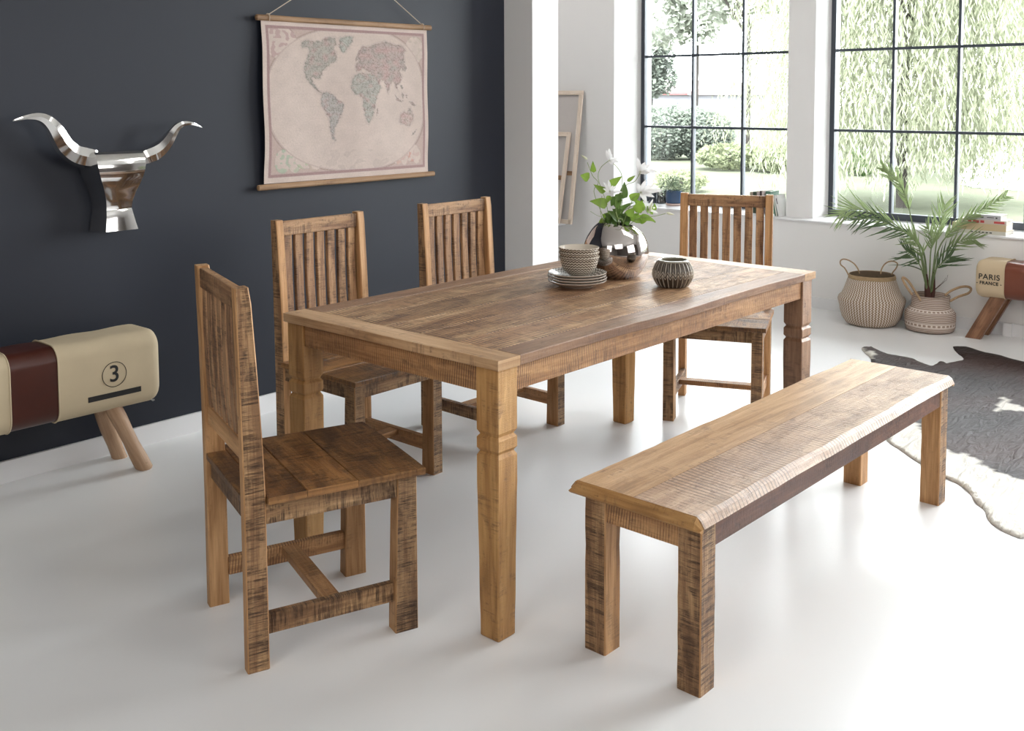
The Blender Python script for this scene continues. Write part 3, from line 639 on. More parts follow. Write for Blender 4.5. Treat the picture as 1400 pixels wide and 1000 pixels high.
def flower(cx, cy, dd, petals, w=.015):
    e = empty('flower', fp(cx, cy, dd)); e.parent = fl; c = Vector(e.location)
    for (px, py, pd) in petals:
        mb = MB(); blade(mb, Vector((0, 0, 0)), fp(px, py, dd+pd)-c, w, (VIEW+Vector((0, 0, .4))).normalized(), .12, .10, 8, lambda q: math.sin(PI*q**.8)**.7); mb.build('petal', m_petal, e, fix=False)
    mb = MB()
    for k in range(14): a = rnd(0, 2*PI); d = (VIEW*rnd(.4, 1)+rt*math.cos(a)*.5+up*math.sin(a)*.6).normalized(); mb.tube([Vector((0, 0, 0)), d*rnd(.007, .012)], .0006, 4)
    mb.build('stamens', m_bud, e)
flower(833, 220, 0, [(829, 205, .0), (833, 203, .02), (846, 222, -.02), (844, 217, .01), (838, 226, -.02), (836, 211, .03)])
flower(875, 236, .03, [(871, 215, 0), (890, 224, .0), (899, 235, -.02), (889, 238, -.03), (880, 226, .03), (882, 222, .02)], .018)
flower(876, 264, -.03, [(883, 246, .0), (894, 252, .03), (900, 262, .0), (895, 270, -.03), (884, 278, -.03), (871, 251, .02), (906, 261, .01)], .019)
flower(834, 263, -.05, [(825, 249, 0), (832, 246, .02), (843, 254, 0), (851, 263, -.01), (842, 265, -.03), (824, 258, -.01), (838, 254, .02)], .012)
flower(886, 287, -.04, [(893, 272, 0), (900, 292, -.01), (880, 276, .01), (896, 284, .02)], .010)
def bud(a, b_, w, d=0):
    mb = MB(); p, q = fp(*a, d), fp(*b_, d); v = q-p
    mb.tube([p+v*t for t in (0, .15, .35, .6, .85, 1)], [w*x for x in (.25, .8, 1, .8, .4, .05)], 10); mb.build('bud', m_bud, fl)
bud((803, 218), (794, 212), .0045, -.02); bud((911, 291), (922, 294), .0050, -.05); bud((888, 290), (892, 276), .0055, -.06)

# ------------------------------------------------------------------ wall map
m_cloth = attr_mat('printed_canvas', .85, .10, 160, .15)
mapo = aty(470, 140, 3.932)
me_ = empty('wall_map', (3.19, 3.93, 1.42), 0, 'faded antique world map on cloth between two wooden rods, hanging on the charcoal wall', 'map')
MO = Vector((3.19, 3.93, 1.42))
NA = [(272,215),(300,205),(330,212),(372,208),(395,190),(440,192),(443,225),(430,250),(445,285),(440,310),(415,325),(395,345),(375,365),(372,385),(362,400),(345,400),(330,385),(322,400),(335,425),(345,440),(360,462),(375,470),(365,475),(345,455),(322,430),(300,400),(288,365),(288,330),(300,295),(312,260),(300,240),(275,245)]
GR = [(460,195),(495,185),(528,188),(522,215),(500,240),(480,268),(466,258),(460,225)]
SA = [(372,480),(395,465),(425,480),(445,505),(475,520),(476,545),(460,590),(445,620),(430,650),(425,690),(432,715),(418,705),(410,660),(405,600),(385,560),(368,530),(370,505)]
AF = [(530,385),(560,370),(600,375),(640,385),(655,420),(672,445),(650,480),(638,520),(630,560),(615,600),(600,630),(588,620),(580,580),(572,540),(572,500),(555,480),(530,478),(515,450),(515,420)]
MG = [(640,560),(652,545),(650,575),(640,590)]
EU = [(535,345),(540,320),(560,310),(548,290),(555,260),(575,235),(600,240),(640,225),(690,210),(740,225),(790,235),(812,255),(795,270),(800,300),(808,345),(795,360),(785,340),(775,360),(790,390),(780,420),(760,430),(770,460),(755,440),(748,420),(735,410),(720,440),(712,475),(700,440),(690,410),(670,405),(660,430),(640,425),(625,385),(610,365),(590,355),(575,345),(560,355),(545,365)]
AU = [(775,590),(800,565),(815,575),(835,545),(850,580),(848,615),(825,640),(800,630),(778,625)]
IS = [[(750,480),(775,505),(800,512),(785,522),(758,505)],[(790,470),(806,480),(798,500),(788,490)],[(830,512),(855,520),(868,537),(842,532)],[(838,690),(858,664),(870,654),(855,680)],[(535,290),(545,283),(549,305),(538,309)],[(812,330),(818,345),(808,365),(806,350)],[(450,225),(470,222),(470,245),(452,240)],[(395,215),(430,205),(420,235),(400,240)],[(783,430),(793,428),(797,450),(786,455)],[(815,480),(823,478),(822,500),(814,495)]]
lands = [(NA, (.40, .37, .33)), (GR, (.42, .43, .385)), (SA, (.43, .40, .38)), (AF, (.42, .41, .37)), (MG, (.5, .4, .37)), (EU, (.46, .36, .335)), (AU, (.52, .41, .37))]+[(p, (.44, .37, .34)) for p in IS]
def inpoly(x, y, P):
    c = False; j = len(P)-1
    for i in range(len(P)):
        xi, yi = P[i]; xj, yj = P[j]
        if (yi > y) != (yj > y) and x < (xj-xi)*(y-yi)/(yj-yi)+xi: c = not c
        j = i
    return c
def dedge(x, y, P):
    best = 1e9
    for i in range(len(P)):
        ax, ay = P[i-1]; bx, by = P[i]; dx, dy = bx-ax, by-ay; t = max(0, min(1, ((x-ax)*dx+(y-ay)*dy)/(dx*dx+dy*dy+1e-9)))
        best = min(best, math.hypot(x-ax-t*dx, y-ay-t*dy))
    return best
def mapcol(u, v):
    # u to the right, v downwards, in the print's own proportions
    X = 95+u*840 + (1-u)*v*10; Yt = 100+48*u; Yb = 935-63*u; Y = Yt+v*(Yb-Yt)
    n1 = noise.noise(Vector((X/45, Y/45, 0))); n2 = noise.noise(Vector((X/8, Y/8, 3))); n3 = noise.noise(Vector((X/90, Y/160, 6)))
    paper = Vector((.59, .49, .44))*(1+.06*n1+.04*n2+.08*n3)
    du, dv = min(u, 1-u), min(v, 1-v)
    c = paper
    if du < .022 or dv < .035 : return paper*1.05
    if du < .034 or dv < .052: return Vector((.36, .24, .235))*(1+.1*n2)
    ox = abs(X-513)/402; oy = abs(Y-505)/365; ov = ox**2.3+oy**2.6
    if ov > 1.0:
        c = Vector((.50, .385, .345))*(1+.05*n2)
        if ov < 1.035: c = Vector((.38, .29, .26))
        for (cx, cy, rx, ry, cc) in ((185, 820, 38, 62, (.42, .46, .36)), (240, 825, 32, 55, (.47, .47, .37)), (290, 805, 52, 55, (.45, .46, .34)), (335, 830, 30, 45, (.50, .40, .34)),
                                 (765, 785, 34, 52, (.56, .39, .34)), (840, 775, 50, 45, (.56, .35, .30)), (800, 800, 22, 40, (.55, .40, .36)), (870, 790, 22, 42, (.56, .42, .38)),
                                 (175, 215, 78, 85, (.48, .35, .33)), (860, 255, 55, 70, (.52, .44, .38))):
            dd = ((X-cx)/rx)**2+((Y-cy)/ry)**2
            if dd < 1:
                k = noise.noise(Vector((X/22, Y/22, cx))); c = Vector(cc) if k > .08 else paper*1.0
                if dd > .93: c = c*.8
        return c
    if ov > .965: return Vector((.50, .40, .36))
    # graticule
    if abs((Y-200) % 62-31) < .8 and ((X//6) % 3): c = c*.93
    if Y > 760 and n1 > .1 and 350 < X < 730: c = c*.90
    wx = X+7*n2+5*noise.noise(Vector((X/16, Y/16, 11))); wy = Y+6*noise.noise(Vector((X/9, Y/9, 21)))
    for P, cc in lands:
        if inpoly(wx, wy, P):
            d = dedge(wx, wy, P); k = noise.noise(Vector((X/30, Y/24, 31))); base = Vector(cc)
            k2 = noise.noise(Vector((X/34, Y/30, 77)))
            base = base.lerp(Vector((.50, .33, .31)), max(0, k2)*1.2) if k2 > 0 else base.lerp(Vector((.37, .35, .315)), -k2*1.2)
            line = abs(noise.noise(Vector((X/17, Y/17, 41)))) < .05 or abs(noise.noise(Vector((X/11, Y/11, 44)))) < .035
            c = base*(.62 if line else 1.0)*(1+.12*n2)
            if d < 5: c = c*.78
            c = c.lerp(paper, .10)
            break
    else:
        for P, cc in lands:
            if len(P) > 5 and dedge(wx, wy, P) < 7: c = c*.90; break
        if noise.noise(Vector((X/10, Y/3.5, 51))) > .62 and 300 > X or (X > 850 and noise.noise(Vector((X/7, Y/4, 53))) > .6): c = c*.85
    return c
def map_sheet():
    x0, x1, z0, z1 = 2.690, 3.692, 1.045, 1.778; nx, nz = 300, 220; mb = MB(); cols = []
    for j in range(nz+1):
        v = j/nz
        for i in range(nx+1):
            u = i/nx; edge = .004*math.sin(v*9+.8)*(1-u)+.003*math.sin(v*11)*u
            x = x0+(x1-x0)*u+edge*min(1, v*6)*min(1, (1-v)*6); z = z1+(z0-z1)*v
            y = 3.936-.006*math.sin(u*11+1.3*math.sin(v*3))*math.sin(PI*v)-.008*math.sin(PI*v)*(1+.3*math.sin(u*5))
            mb.v.append(Vector((x, y, z))-MO); c = mapcol(u, v); cols.append((c.x, c.y, c.z))
    for j in range(nz):
        for i in range(nx): a = j*(nx+1)+i; mb.face([a, a+1, a+nx+2, a+nx+1], [(0, 0)]*4, .5, True)
    mb.build('printed_sheet', m_cloth, me_, vcol=cols, fix=False)
map_sheet()
for (xa, xb, zc_, tone) in ((2.662, 3.722, 1.784, .6), (2.652, 3.735, 1.030, .5)):
    mb = MB(); mb.board(Vector((xa, 3.934, zc_))-MO, Vector((xb, 3.934, zc_-(.0 if zc_ > 1.5 else -.003)))-MO, (0, 0, 1), .025, .022, ch=.006, tone=tone, wob=.0015); mb.build('rod', wd_rod, me_)
m_cord = plain('jute_cord', (.55, .45, .36), .9)
nail = aty(480, -57, 3.945)
for (px, py) in ((366, 17), (577, 31)):
    p = aty(px, py, 3.934); p.z = 1.797; mb = MB()
    mb.tube([p-MO, (p+(nail-p)*.5)-MO+Vector((0, 0, -.006)), nail-MO], .0023, 6); mb.tube([p-MO+Vector((math.cos(a)*.007, math.sin(a)*.005-.002, .003+.002*math.sin(2*a))) for a in [k*PI/5 for k in range(10)]], .003, 6, closed=True)
    mb.tube([Vector((p.x, 3.921, 1.770))-MO, Vector((p.x, 3.919, 1.79))-MO, Vector((p.x, 3.930, 1.799))-MO], .002, 6); mb.build('cord', m_cord, me_)
MB().tube([nail-MO+Vector((0, .014, 0)), nail-MO+Vector((0, -.012, 0))], .003, 8).build('nail', m_steel, me_)

# ------------------------------------------------------------------ aluminium longhorn head
m_alu = plain('polished_aluminium', (.80, .79, .78), .09, 1.0, bmp=0.03, scale=6)
bh = empty('longhorn_head', (1.97, 3.94, 1.12), 0, 'polished metal longhorn skull sculpture hanging on the charcoal wall', 'wall sculpture'); BO = Vector((1.97, 3.94, 1.12))
def bulls():
    # front silhouette in crop pixels (quarter pixels below y=130): (y, left x, right x, stand-off from wall)
    S = [(308, 538, 798, .118), (325, 541, 805, .132), (350, 545, 810, .142), (385, 548, 808, .148), (420, 551, 799, .148), (460, 555, 781, .144), (500, 560, 756, .136), (540, 566, 733, .126), (580, 570, 716, .117), (612, 572, 710, .112), (625, 573, 711, .111), (632, 573, 713, .113), (660, 574, 722, .118), (700, 577, 738, .124), (741, 580, 757, .130)]
    rows_ = []
    for (y, xl, xr, off) in S:
        a = aty(xl/4, 130+y/4, YL-off); b_ = aty(xr/4, 130+y/4-.0, YL-off); zc_ = (a.z+b_.z)/2
        cx = (a.x+b_.x)/2; w = (b_.x-a.x)/2; rows_.append((cx, w, zc_, off))
    cx0 = sum(r[0] for r in rows_)/len(rows_); mb = MB(); n = len(rows_); sub = []
    for i in range(n-1):
        for k in range(3):
            t = k/3; sub.append(tuple(rows_[i][j]*(1-t)+rows_[i+1][j]*t for j in range(4)))
    sub.append(rows_[-1]); W = 7
    ring = []
    for (cx, w, z, off) in sub:
        pts = []
        for j in range(W): s_ = -1+2*j/(W-1); pts.append(Vector((cx0+w*s_, YL-off-.004*(1-s_*s_), z)))
        wb = w*1.10; pts.append(Vector((cx0+w+.006, YL-off*.55, z))); pts.append(Vector((cx0+wb, YL-.004, z))); pts.append(Vector((cx0-wb, YL-.004, z))); pts.append(Vector((cx0-w-.006, YL-off*.55, z)))
        ring.append([p-BO for p in pts])
    nn = len(ring[0])
    for r_ in ring: mb.v += r_
    for i in range(len(ring)-1):
        for j in range(nn): k = (j+1) % nn; mb.face([i*nn+j, i*nn+k, (i+1)*nn+k, (i+1)*nn+j], [(0, 0)]*4, .5, True)
    mb.face(list(range(nn)), [(0, 0)]*nn); mb.face(list(range((len(ring)-1)*nn, len(ring)*nn))[::-1], [(0, 0)]*nn)
    mb.build('head', m_alu, bh, sharp=30)
    zt_ = rows_[0][2]
    L = [(545, 358, .060, 26), (498, 344, .075, 39), (450, 335, .080, 41), (400, 318, .085, 39), (350, 275, .092, 37), (320, 225, .098, 34), (290, 175, .102, 29), (250, 135, .103, 22), (205, 118, .100, 16), (150, 120, .092, 10), (105, 131, .082, 6), (70, 141, .072, 2)]
    Rr = [(755, 355, .060, 24), (800, 334, .075, 33), (840, 318, .080, 34), (880, 290, .085, 30), (915, 250, .092, 26), (940, 210, .098, 22), (965, 178, .102, 17), (1000, 157, .103, 12), (1040, 155, .100, 8), (1075, 164, .092, 5), (1105, 177, .082, 1.5)]
    for name, path in (('horn', L), ('horn', Rr)):
        P = [aty(x/4, 130+y/4, YL-off)-BO for (x, y, off, r) in path]; R_ = [r/4*5.9/F for (_, _, _, r) in path]
        # refine
        Q = []; RR = []
        for i in range(len(P)-1):
            p0, p1, p2, p3 = P[max(0, i-1)], P[i], P[i+1], P[min(len(P)-1, i+2)]
            for k in range(4):
                t = k/4; Q.append(.5*((2*p1)+(p2-p0)*t+(2*p0-5*p1+4*p2-p3)*t*t+(3*p1-p0-3*p2+p3)*t**3)); RR.append(R_[i]*(1-t)+R_[i+1]*t)
        Q.append(P[-1]); RR.append(R_[-1]); st = []
        for i, p in enumerate(Q):
            d = (Q[min(i+1, len(Q)-1)]-Q[max(i-1, 0)]).normalized(); ay = Vector((0, -1, 0)); ax = d.cross(ay).normalized(); ay = ax.cross(d)
            r = RR[i]; prof = []
            for k in range(20):
                a = 2*PI*k/20; c_, s_ = math.cos(a), math.sin(a)
                prof.append((r*c_*1.0, -r*1.0*s_*(1-.25*abs(c_)) ))
            prof = [(r*x, r*y) for x, y in ((1, 0), (.93, .25), (.5, .78), (.12, 1.0), (-.35, .9), (-.85, .45), (-1, 0), (-.8, -.5), (0, -.8), (.8, -.5))]
            st.append((p, ax, -ay, prof))
        MB().sweep(st, smooth=True).build(name, m_alu, bh, sharp=28)
bulls()
# ------------------------------------------------------------------ pommel-horse stools
m_canvas = plain('cream_canvas', (.56, .46, .31), .8, var=.10, scale=9, bmp=.12)
m_canvas2 = plain('cream_canvas_panel', (.60, .47, .31), .75, var=.06, scale=9, bmp=.1)
m_leather = plain('oxblood_leather', (.060, .012, .006), .32, var=.35, scale=7, bmp=.08)
m_leather2 = plain('tan_leather', (.17, .050, .028), .30, var=.25, scale=7, bmp=.08)
m_zip = plain('metal_zip', (.5, .5, .5), .3, 1.0)
def pad(mb, x0, x1, w, h, zc, axis, round0=False, round1=False, grow=0.0, rr=.06, n=14):
    """rounded padded roll between x0 and x1 along local x"""
    st = []
    for k in range(n+1):
        q = k/n; x = x0+(x1-x0)*q; g_ = 1
        for on, dist in ((round0, x-x0), (round1, x1-x)):
            if on and dist < .035: t = dist/.035; g_ = min(g_, .84+.16*math.sqrt(max(0, 1-(1-t)**2)))
        ww, hh = (w+grow)*g_, (h+grow)*g_; P = crect(ww, hh, min(rr, ww/2.2, hh/2.2), 7)
        P = [(px*(1+.004*math.sin(x*40+py*30)), py+(.004*math.sin(px*9+x*17)-.0 if py > hh*.3 else 0)) for px, py in P]
        st.append(((x, 0, zc), (0, 1, 0), (0, 0, 1), P))
    # finer spacing near rounded ends
    return mb.sweep(st, smooth=True)
def xs_round(mb, x0, x1, w, h, zc, r0, r1, grow=0, rr=.06):
    xs = [x0+(x1-x0)*k/18 for k in range(19)]
    ext = [.0, .003, .008, .014, .02, .028, .037]
    if r0: xs = [x0+e for e in ext]+[x for x in xs if x > x0+.045]
    if r1: xs = [x for x in xs if x < x1-.045]+[x1-e for e in ext[::-1]]
    st = []
    for x in xs:
        g_ = 0
        for on, d in ((r0, x-x0), (r1, x1-x)):
            if on and d < .04: t = d/.04; g_ = max(g_, .030*(1-math.sqrt(max(0, 1-(1-t)**2))))
        ww, hh = w+grow-2*g_, h+grow-2*g_
        P = crect(ww, hh, rr*ww/w, 8); P = [(a, b+.0018*math.sin(x*31+a*20)*(1 if b > hh*.35 else 0)) for a, b in P]
        st.append(((x, 0, zc), (0, 1, 0), (0, 0, 1), P))
    mb.sweep(st, smooth=True)
m_log = wd_log
def stool(loc, rz, label, L, w, h, zb, logs, seg, leather, canv):
    e = empty('pommel_stool', loc, rz, label, 'stool'); zc = zb+h/2
    body = empty('padded_body', (0, 0, 0)); body.parent = e
    a, b = seg
    m = MB(); xs_round(m, -L/2, a, w, h, zc, True, False); m.build('canvas_cover', canv, body, sharp=50)
    m = MB(); xs_round(m, b, L/2, w, h, zc, False, True); m.build('canvas_cover', canv, body, sharp=50)
    m = MB(); xs_round(m, a-.002, b+.002, w, h, zc, False, False, grow=-.006); m.build('leather_band', leather, body, sharp=50)
    for x in (a, b):
        m = MB(); P = crect(w+.001, h+.001, .06, 8); m.tube([Vector((x, p[0], zc+p[1])) for p in P], .0028, 6, closed=True); m.build('piping', canv, body)
    for sx in (-1, 1):
        for sy in (-1, 1):
            m = MB()
            if logs:
                top_ = Vector((sx*(L/2-.185), sy*.055, zb+.03)); bot = Vector((sx*(L/2-.075), sy*.098, .0)); pts = [top_.lerp(bot, t) for t in (0, .2, .4, .6, .8, .97, 1)]; pts[-1] = bot+Vector((0, 0, .004))
                sdd = rnd(0, 9); st = []
                for i, p in enumerate(pts):
                    R_ = (.031+.0025*math.sin(i*1.7+sdd))*(1 if i < 6 else .93)
                    st.append(((p.x, p.y, max(p.z, .001) if i < 6 else .0), (1, 0, 0), (0, 1, 0), [(R_*math.cos(2*PI*k/14)*(1+.05*math.sin(3*k+sdd)), R_*math.sin(2*PI*k/14)) for k in range(14)]))
                m.sweep(st, smooth=True)
            else:
                x0_, x1_ = sx*(L/2-.130), sx*(L/2+.01); y_ = sy*(w/2-.045); st = []
                for t in (0, 1):
                    x_ = x0_+(x1_-x0_)*t; z_ = (zb+.02)*(1-t)
                    st.append(((x_, y_, z_), (1, 0, 0), (0, 1, 0), [(-.043, -.018), (.043, -.018), (.043, .018), (-.043, .018)]))
                m.sweep(st, tone=.6)
            m.build('leg', wd_log if logs else wd_walnut, e)
    return e, body
# left stool: local x runs along the charcoal wall
s1, b1 = stool((1.545, 3.80, 0), 0, 'cream canvas and oxblood leather pommel stool numbered 3, by the charcoal wall', .975, .232, .285, .252, True, (-.085, .085), m_leather, m_canvas)
yf = -.232/2-.0008; RX = (PI/2, 0, 0)
n3 = aty(156.5, 512, 3.80+yf)-Vector((1.545, 3.80, 0))
text_mesh('3', .088, m_chip, 'number_print', b1, n3, RX, bold=.0008)
mb = MB(); cpts = [Vector((n3.x+.047*math.cos(a), yf-.0002, n3.z+.047*math.sin(a))) for a in [k*2*PI/48 for k in range(48)]]; mb.tube(cpts, .0012, 6, closed=True); mb.build('circle_print', m_chip, b1)
ba = aty(157.5, 539.5, 3.80+yf)-Vector((1.545, 3.80, 0))
mb = MB(); box(mb, (ba.x-.104, yf-.0006, ba.z-.010), (ba.x+.104, yf+.004, ba.z+.010)); mb.build('bar_print', m_chip, b1)
text_mesh('PARIS', .062, m_chip, 'lettering', b1, (-.252, yf, .325), RX, bold=.0014, spacing=1.1)
text_mesh('- FRANCE -', .044, m_chip, 'lettering', b1, (-.252, yf, .268+.005), RX, bold=.0008, spacing=1.05)
mb = MB(); mb.tube([Vector((.455, -.085, .262)), Vector((.462, -.088, .256)), Vector((.466, -.090, .259))], .0035, 6); mb.build('zip_pull', m_zip, b1)
# right stool, in front of the window wall: its left end faces the viewer's left
L2 = .97
s2, b2 = stool((6.385, 2.045-L2/2, 0), -PI/2, 'cream and tan leather pommel stool lettered PARIS, on walnut legs at the right edge', L2, .235, .222, .250, False, (-L2/2+.163, -L2/2+.315), m_leather2, m_canvas2)
yf2 = -.235/2-.0008
text_mesh('PARIS', .045, m_chip, 'lettering', b2, (-L2/2+.082, yf2, .378), RX, bold=.0005, spacing=1.08)
text_mesh('- FRANCE -', .026, m_chip, 'lettering', b2, (-L2/2+.082, yf2, .342), RX, bold=.0008, spacing=1.1)

# ------------------------------------------------------------------ baskets
def basket_mat():
    m, nt, b = mat('zigzag_seagrass'); uv = N(nt, 'ShaderNodeUVMap'); sp = N(nt, 'ShaderNodeSeparateXYZ'); nt.links.new(uv.outputs[0], sp.inputs[0])
    tri = M(nt, 'ABSOLUTE', M(nt, 'SUBTRACT', M(nt, 'FRACT', M(nt, 'MULTIPLY', sp.outputs[1], 62)), 0.5))
    w = M(nt, 'FRACT', M(nt, 'ADD', M(nt, 'MULTIPLY', sp.outputs[0], 64), M(nt, 'MULTIPLY', tri, 1.0)))
    f = ramp(nt, w, [(0.40, 0.0), (0.5, 1.0)]); rowl = M(nt, 'ABSOLUTE', M(nt, 'SUBTRACT', M(nt, 'FRACT', M(nt, 'MULTIPLY', sp.outputs[1], 124)), 0.5))
    c = mixc(nt, f, (.70, .63, .56), (.27, .18, .11)); c = mixc(nt, M(nt, 'MULTIPLY', M(nt, 'GREATER_THAN', rowl, .42), .35), c, (.2, .13, .09))
    nt.links.new(c, b.inputs['Base Color']); b.inputs['Roughness'].default_value = .85; bump(nt, b, rowl, -.6, .004); return m
def basket2_mat():
    m, nt, b = mat('striped_seagrass'); uv = N(nt, 'ShaderNodeUVMap'); sp = N(nt, 'ShaderNodeSeparateXYZ'); nt.links.new(uv.outputs[0], sp.inputs[0])
    u, v = sp.outputs[0], sp.outputs[1]
    tri = M(nt, 'ABSOLUTE', M(nt, 'SUBTRACT', M(nt, 'FRACT', M(nt, 'MULTIPLY', v, 92)), 0.5)); st = M(nt, 'GREATER_THAN', tri, .30)
    c = mixc(nt, st, (.56, .47, .41), (.22, .14, .10))
    for v0 in (.172, .262):
        band = M(nt, 'MULTIPLY', M(nt, 'GREATER_THAN', v, v0), M(nt, 'LESS_THAN', v, v0+.024))
        sq = M(nt, 'FRACT', M(nt, 'MULTIPLY', u, 34)); sqm = M(nt, 'MULTIPLY', M(nt, 'MULTIPLY', M(nt, 'GREATER_THAN', sq, .45), M(nt, 'GREATER_THAN', v, v0+.006)), M(nt, 'LESS_THAN', v, v0+.018))
        hole = M(nt, 'MULTIPLY', M(nt, 'GREATER_THAN', sq, .64), M(nt, 'LESS_THAN', sq, .82)); hole = M(nt, 'MULTIPLY', hole, M(nt, 'MULTIPLY', M(nt, 'GREATER_THAN', v, v0+.010), M(nt, 'LESS_THAN', v, v0+.0145)))
        cb = mixc(nt, sqm, (.68, .60, .54), (.25, .16, .12)); cb = mixc(nt, hole, cb, (.5, .42, .36)); c = mixc(nt, band, c, cb)
    nt.links.new(c, b.inputs['Base Color']); b.inputs['Roughness'].default_value = .85; bump(nt, b, tri, -.5, .004); return m
m_tan = plain('plaited_rim', (.36, .25, .14), .85, var=.3, scale=60, bmp=.4); m_tanh = plain('rope_handle', (.40, .27, .16), .85, var=.3, scale=90, bmp=.5); m_inb = plain('basket_inside', (.26, .19, .13), .9, var=.2, scale=50)
b1c = Vector((6.285, 2.665, 0)); 
e = empty('woven_basket', b1c, 0, 'large belly basket woven in white and tan zigzags, empty, left of the palm', 'basket')
wob = lambda a, t, z: 1+.012*math.sin(3*a+1)+.008*math.sin(5*a+t*3)
P1 = [(.0, .0), (.125, .0), (.150, .010), (.176, .045), (.188, .085), (.195, .125), (.203, .160), (.197, .176), (.181, .190), (.165, .225), (.152, .262), (.142, .292)]
MB().lathe(P1, 72, rfun=wob).build('basket_body', basket_mat(), e, sharp=60)
MB().lathe([(.142, .290), (.1435, .294), (.141, .305), (.1385, .314), (.136, .3155), (.1335, .313)], 72, rfun=wob).build('plaited_rim', m_tan, e)
MB().lathe([(.1335, .313), (.138, .29), (.175, .18), (.18, .12), (.12, .01), (0, .006)], 48).build('basket_inside', m_inb, e)
for pts in ([(1160, 376), (1155, 367), (1149.5, 362), (1149, 357), (1153, 354.5), (1160, 356), (1168, 361), (1173, 368), (1175, 374)], [(1204, 375), (1205, 369), (1209, 362), (1215, 358), (1222, 357.5), (1227, 361), (1225, 367), (1221, 372), (1219, 376)]):
    m = MB(); dd = (b1c-EYE).dot(fw)-.10; m.tube(spline([at(px, py, dd+.03*math.sin(i))-b1c for i, (px, py) in enumerate(pts)]), .0042, 8); m.build('handle', m_tanh, e)
b2c = Vector((6.355, 2.325, 0))
e = empty('woven_basket', b2c, 0, 'smaller striped basket with a band of squares, holding the palm', 'basket')
wob2 = lambda a, t, z: 1+.02*math.sin(2*a+.5)+.010*math.sin(3*a+t*4)
P2 = [(.0, .0), (.115, .0), (.138, .008), (.147, .03), (.149, .07), (.150, .10), (.147, .115), (.135, .130), (.118, .142), (.112, .155), (.111, .185), (.114, .215)]
MB().lathe(P2, 72, rfun=wob2).build('basket_body', basket2_mat(), e, sharp=60)
MB().lathe([(.114, .215), (.113, .2185), (.110, .219), (.107, .215), (.106, .16), (.13, .11), (.12, .012), (0, .010)], 48, rfun=wob2).build('basket_inside', basket2_mat(), e)
for pts in ([(1259, 411), (1252, 400), (1243, 386), (1236, 380), (1234, 382), (1240, 393), (1247, 403)], [(1292, 404), (1300, 398), (1312, 393), (1322, 392), (1327.5, 395), (1324, 401), (1310, 406), (1299, 412)]):
    m = MB(); dd = (b2c-EYE).dot(fw)-.08; m.tube(spline([at(px, py, dd)-b2c for px, py in pts]), .0075, 8); m.build('handle', m_tanh, e)
# palm
m_palm = leaf_mat('palm_leaflet', (.17, .24, .10), (.34, .42, .20), .4, .32); m_palmd = leaf_mat('palm_leaflet_dark', (.05, .09, .04), (.11, .17, .07), .2, .35)
m_trunk = plain('palm_trunk', (.075, .030, .022), .9, var=.4, scale=80, bmp=.5)
pe = empty('palm_plant', b2c+Vector((0, 0, .03)), 0, 'green palm with arching fronds growing out of the striped basket by the window', 'plant'); PO = b2c+Vector((0, 0, .03)); PD = (b2c-EYE).dot(fw)
def pp(px, py, dd): return at(px, py, PD+dd)-PO
m = MB(); m.tube([Vector((0, 0, -.015)), pp(1270, 415, 0), pp(1268, 400, 0), pp(1266, 375, 0)], [.028, .022, .018, .008], 10); m.tube([Vector((.01, 0, -.015)), pp(1273, 412, 0), pp(1276, 398, 0), pp(1277, 372, 0)], [.02, .017, .012, .006], 10); m.build('stem', m_trunk, pe)
m = MB(); box(m, (-.09, -.09, -.02), (.09, .09, -.012)); 
MB().lathe([(0, .10), (.10, .10), (.10, -.02), (0, -.02)], 24).build('potting_soil', m_trunk, pe)
for k in range(5):
    m = MB(); a = rnd(-1, 1); m.tube([pp(1272, 402, 0), pp(1278+4*k, 395-3*k, 0), pp(1284+3*k, 392-4*k, -.02)], .0008, 4); m.build('root_fibre', m_trunk, pe)
def frond(pts, ll, mt, dens=16, start=.30, droop=.25):
    P = [pp(*p) for p in pts]; Q = []
    for i in range(len(P)-1):
        p0, p1, p2, p3 = P[max(0, i-1)], P[i], P[i+1], P[min(len(P)-1, i+2)]
        for k in range(8): t = k/8; Q.append(.5*((2*p1)+(p2-p0)*t+(2*p0-5*p1+4*p2-p3)*t*t+(3*p1-p0-3*p2+p3)*t**3))
    Q.append(P[-1]); n = len(Q); fe = empty('frond', (0, 0, 0)); fe.parent = pe
    m = MB(); m.tube(Q, [.0045*(1-.85*i/n)+.0006 for i in range(n)], 6); m.build('rachis', m_palm, fe)
    m = MB()
    for j in range(dens):
        q = start+(1-start)*j/(dens-1); i = min(n-2, int(q*(n-1))); p = Q[i].lerp(Q[i+1], q*(n-1)-i); d = (Q[i+1]-Q[i]).normalized()
        for s_ in (-1, 1):
            nrm = (VIEW+Vector((rnd(-.4, .4), rnd(-.4, .4), rnd(.1, .7)))).normalized(); sd = d.cross(nrm).normalized()*s_
            L_ = ll*(.45+.9*math.sin(PI*(.15+.75*(q-start)/(1-start))))*rnd(.8, 1.1); ang = rnd(.35, .62)
            dr = (d*math.cos(ang)+sd*math.sin(ang)+Vector((0, 0, -droop*rnd(.3, 1.1)))+nrm*rnd(-.25, .25)).normalized()
            blade(m, p, p+dr*L_, .0105, nrm, rnd(-.10, -.02), .12, 6, lambda q_: min(1, q_*6+.3)*(1-q_**2.2))
    m.build('leaflets', mt, fe, fix=False)
frond([(1268, 400, 0), (1262, 345, .0), (1240, 320, -.02), (1215, 302, -.05), (1190, 291, -.08), (1168, 286, -.1), (1150, 293, -.12)], .15, m_palm, 20, .34)
frond([(1268, 400, 0), (1264, 350, .0), (1250, 325, -.06), (1225, 312, -.10), (1200, 300, -.12), (1172, 300, -.15)], .14, m_palmd, 16, .40, .4)
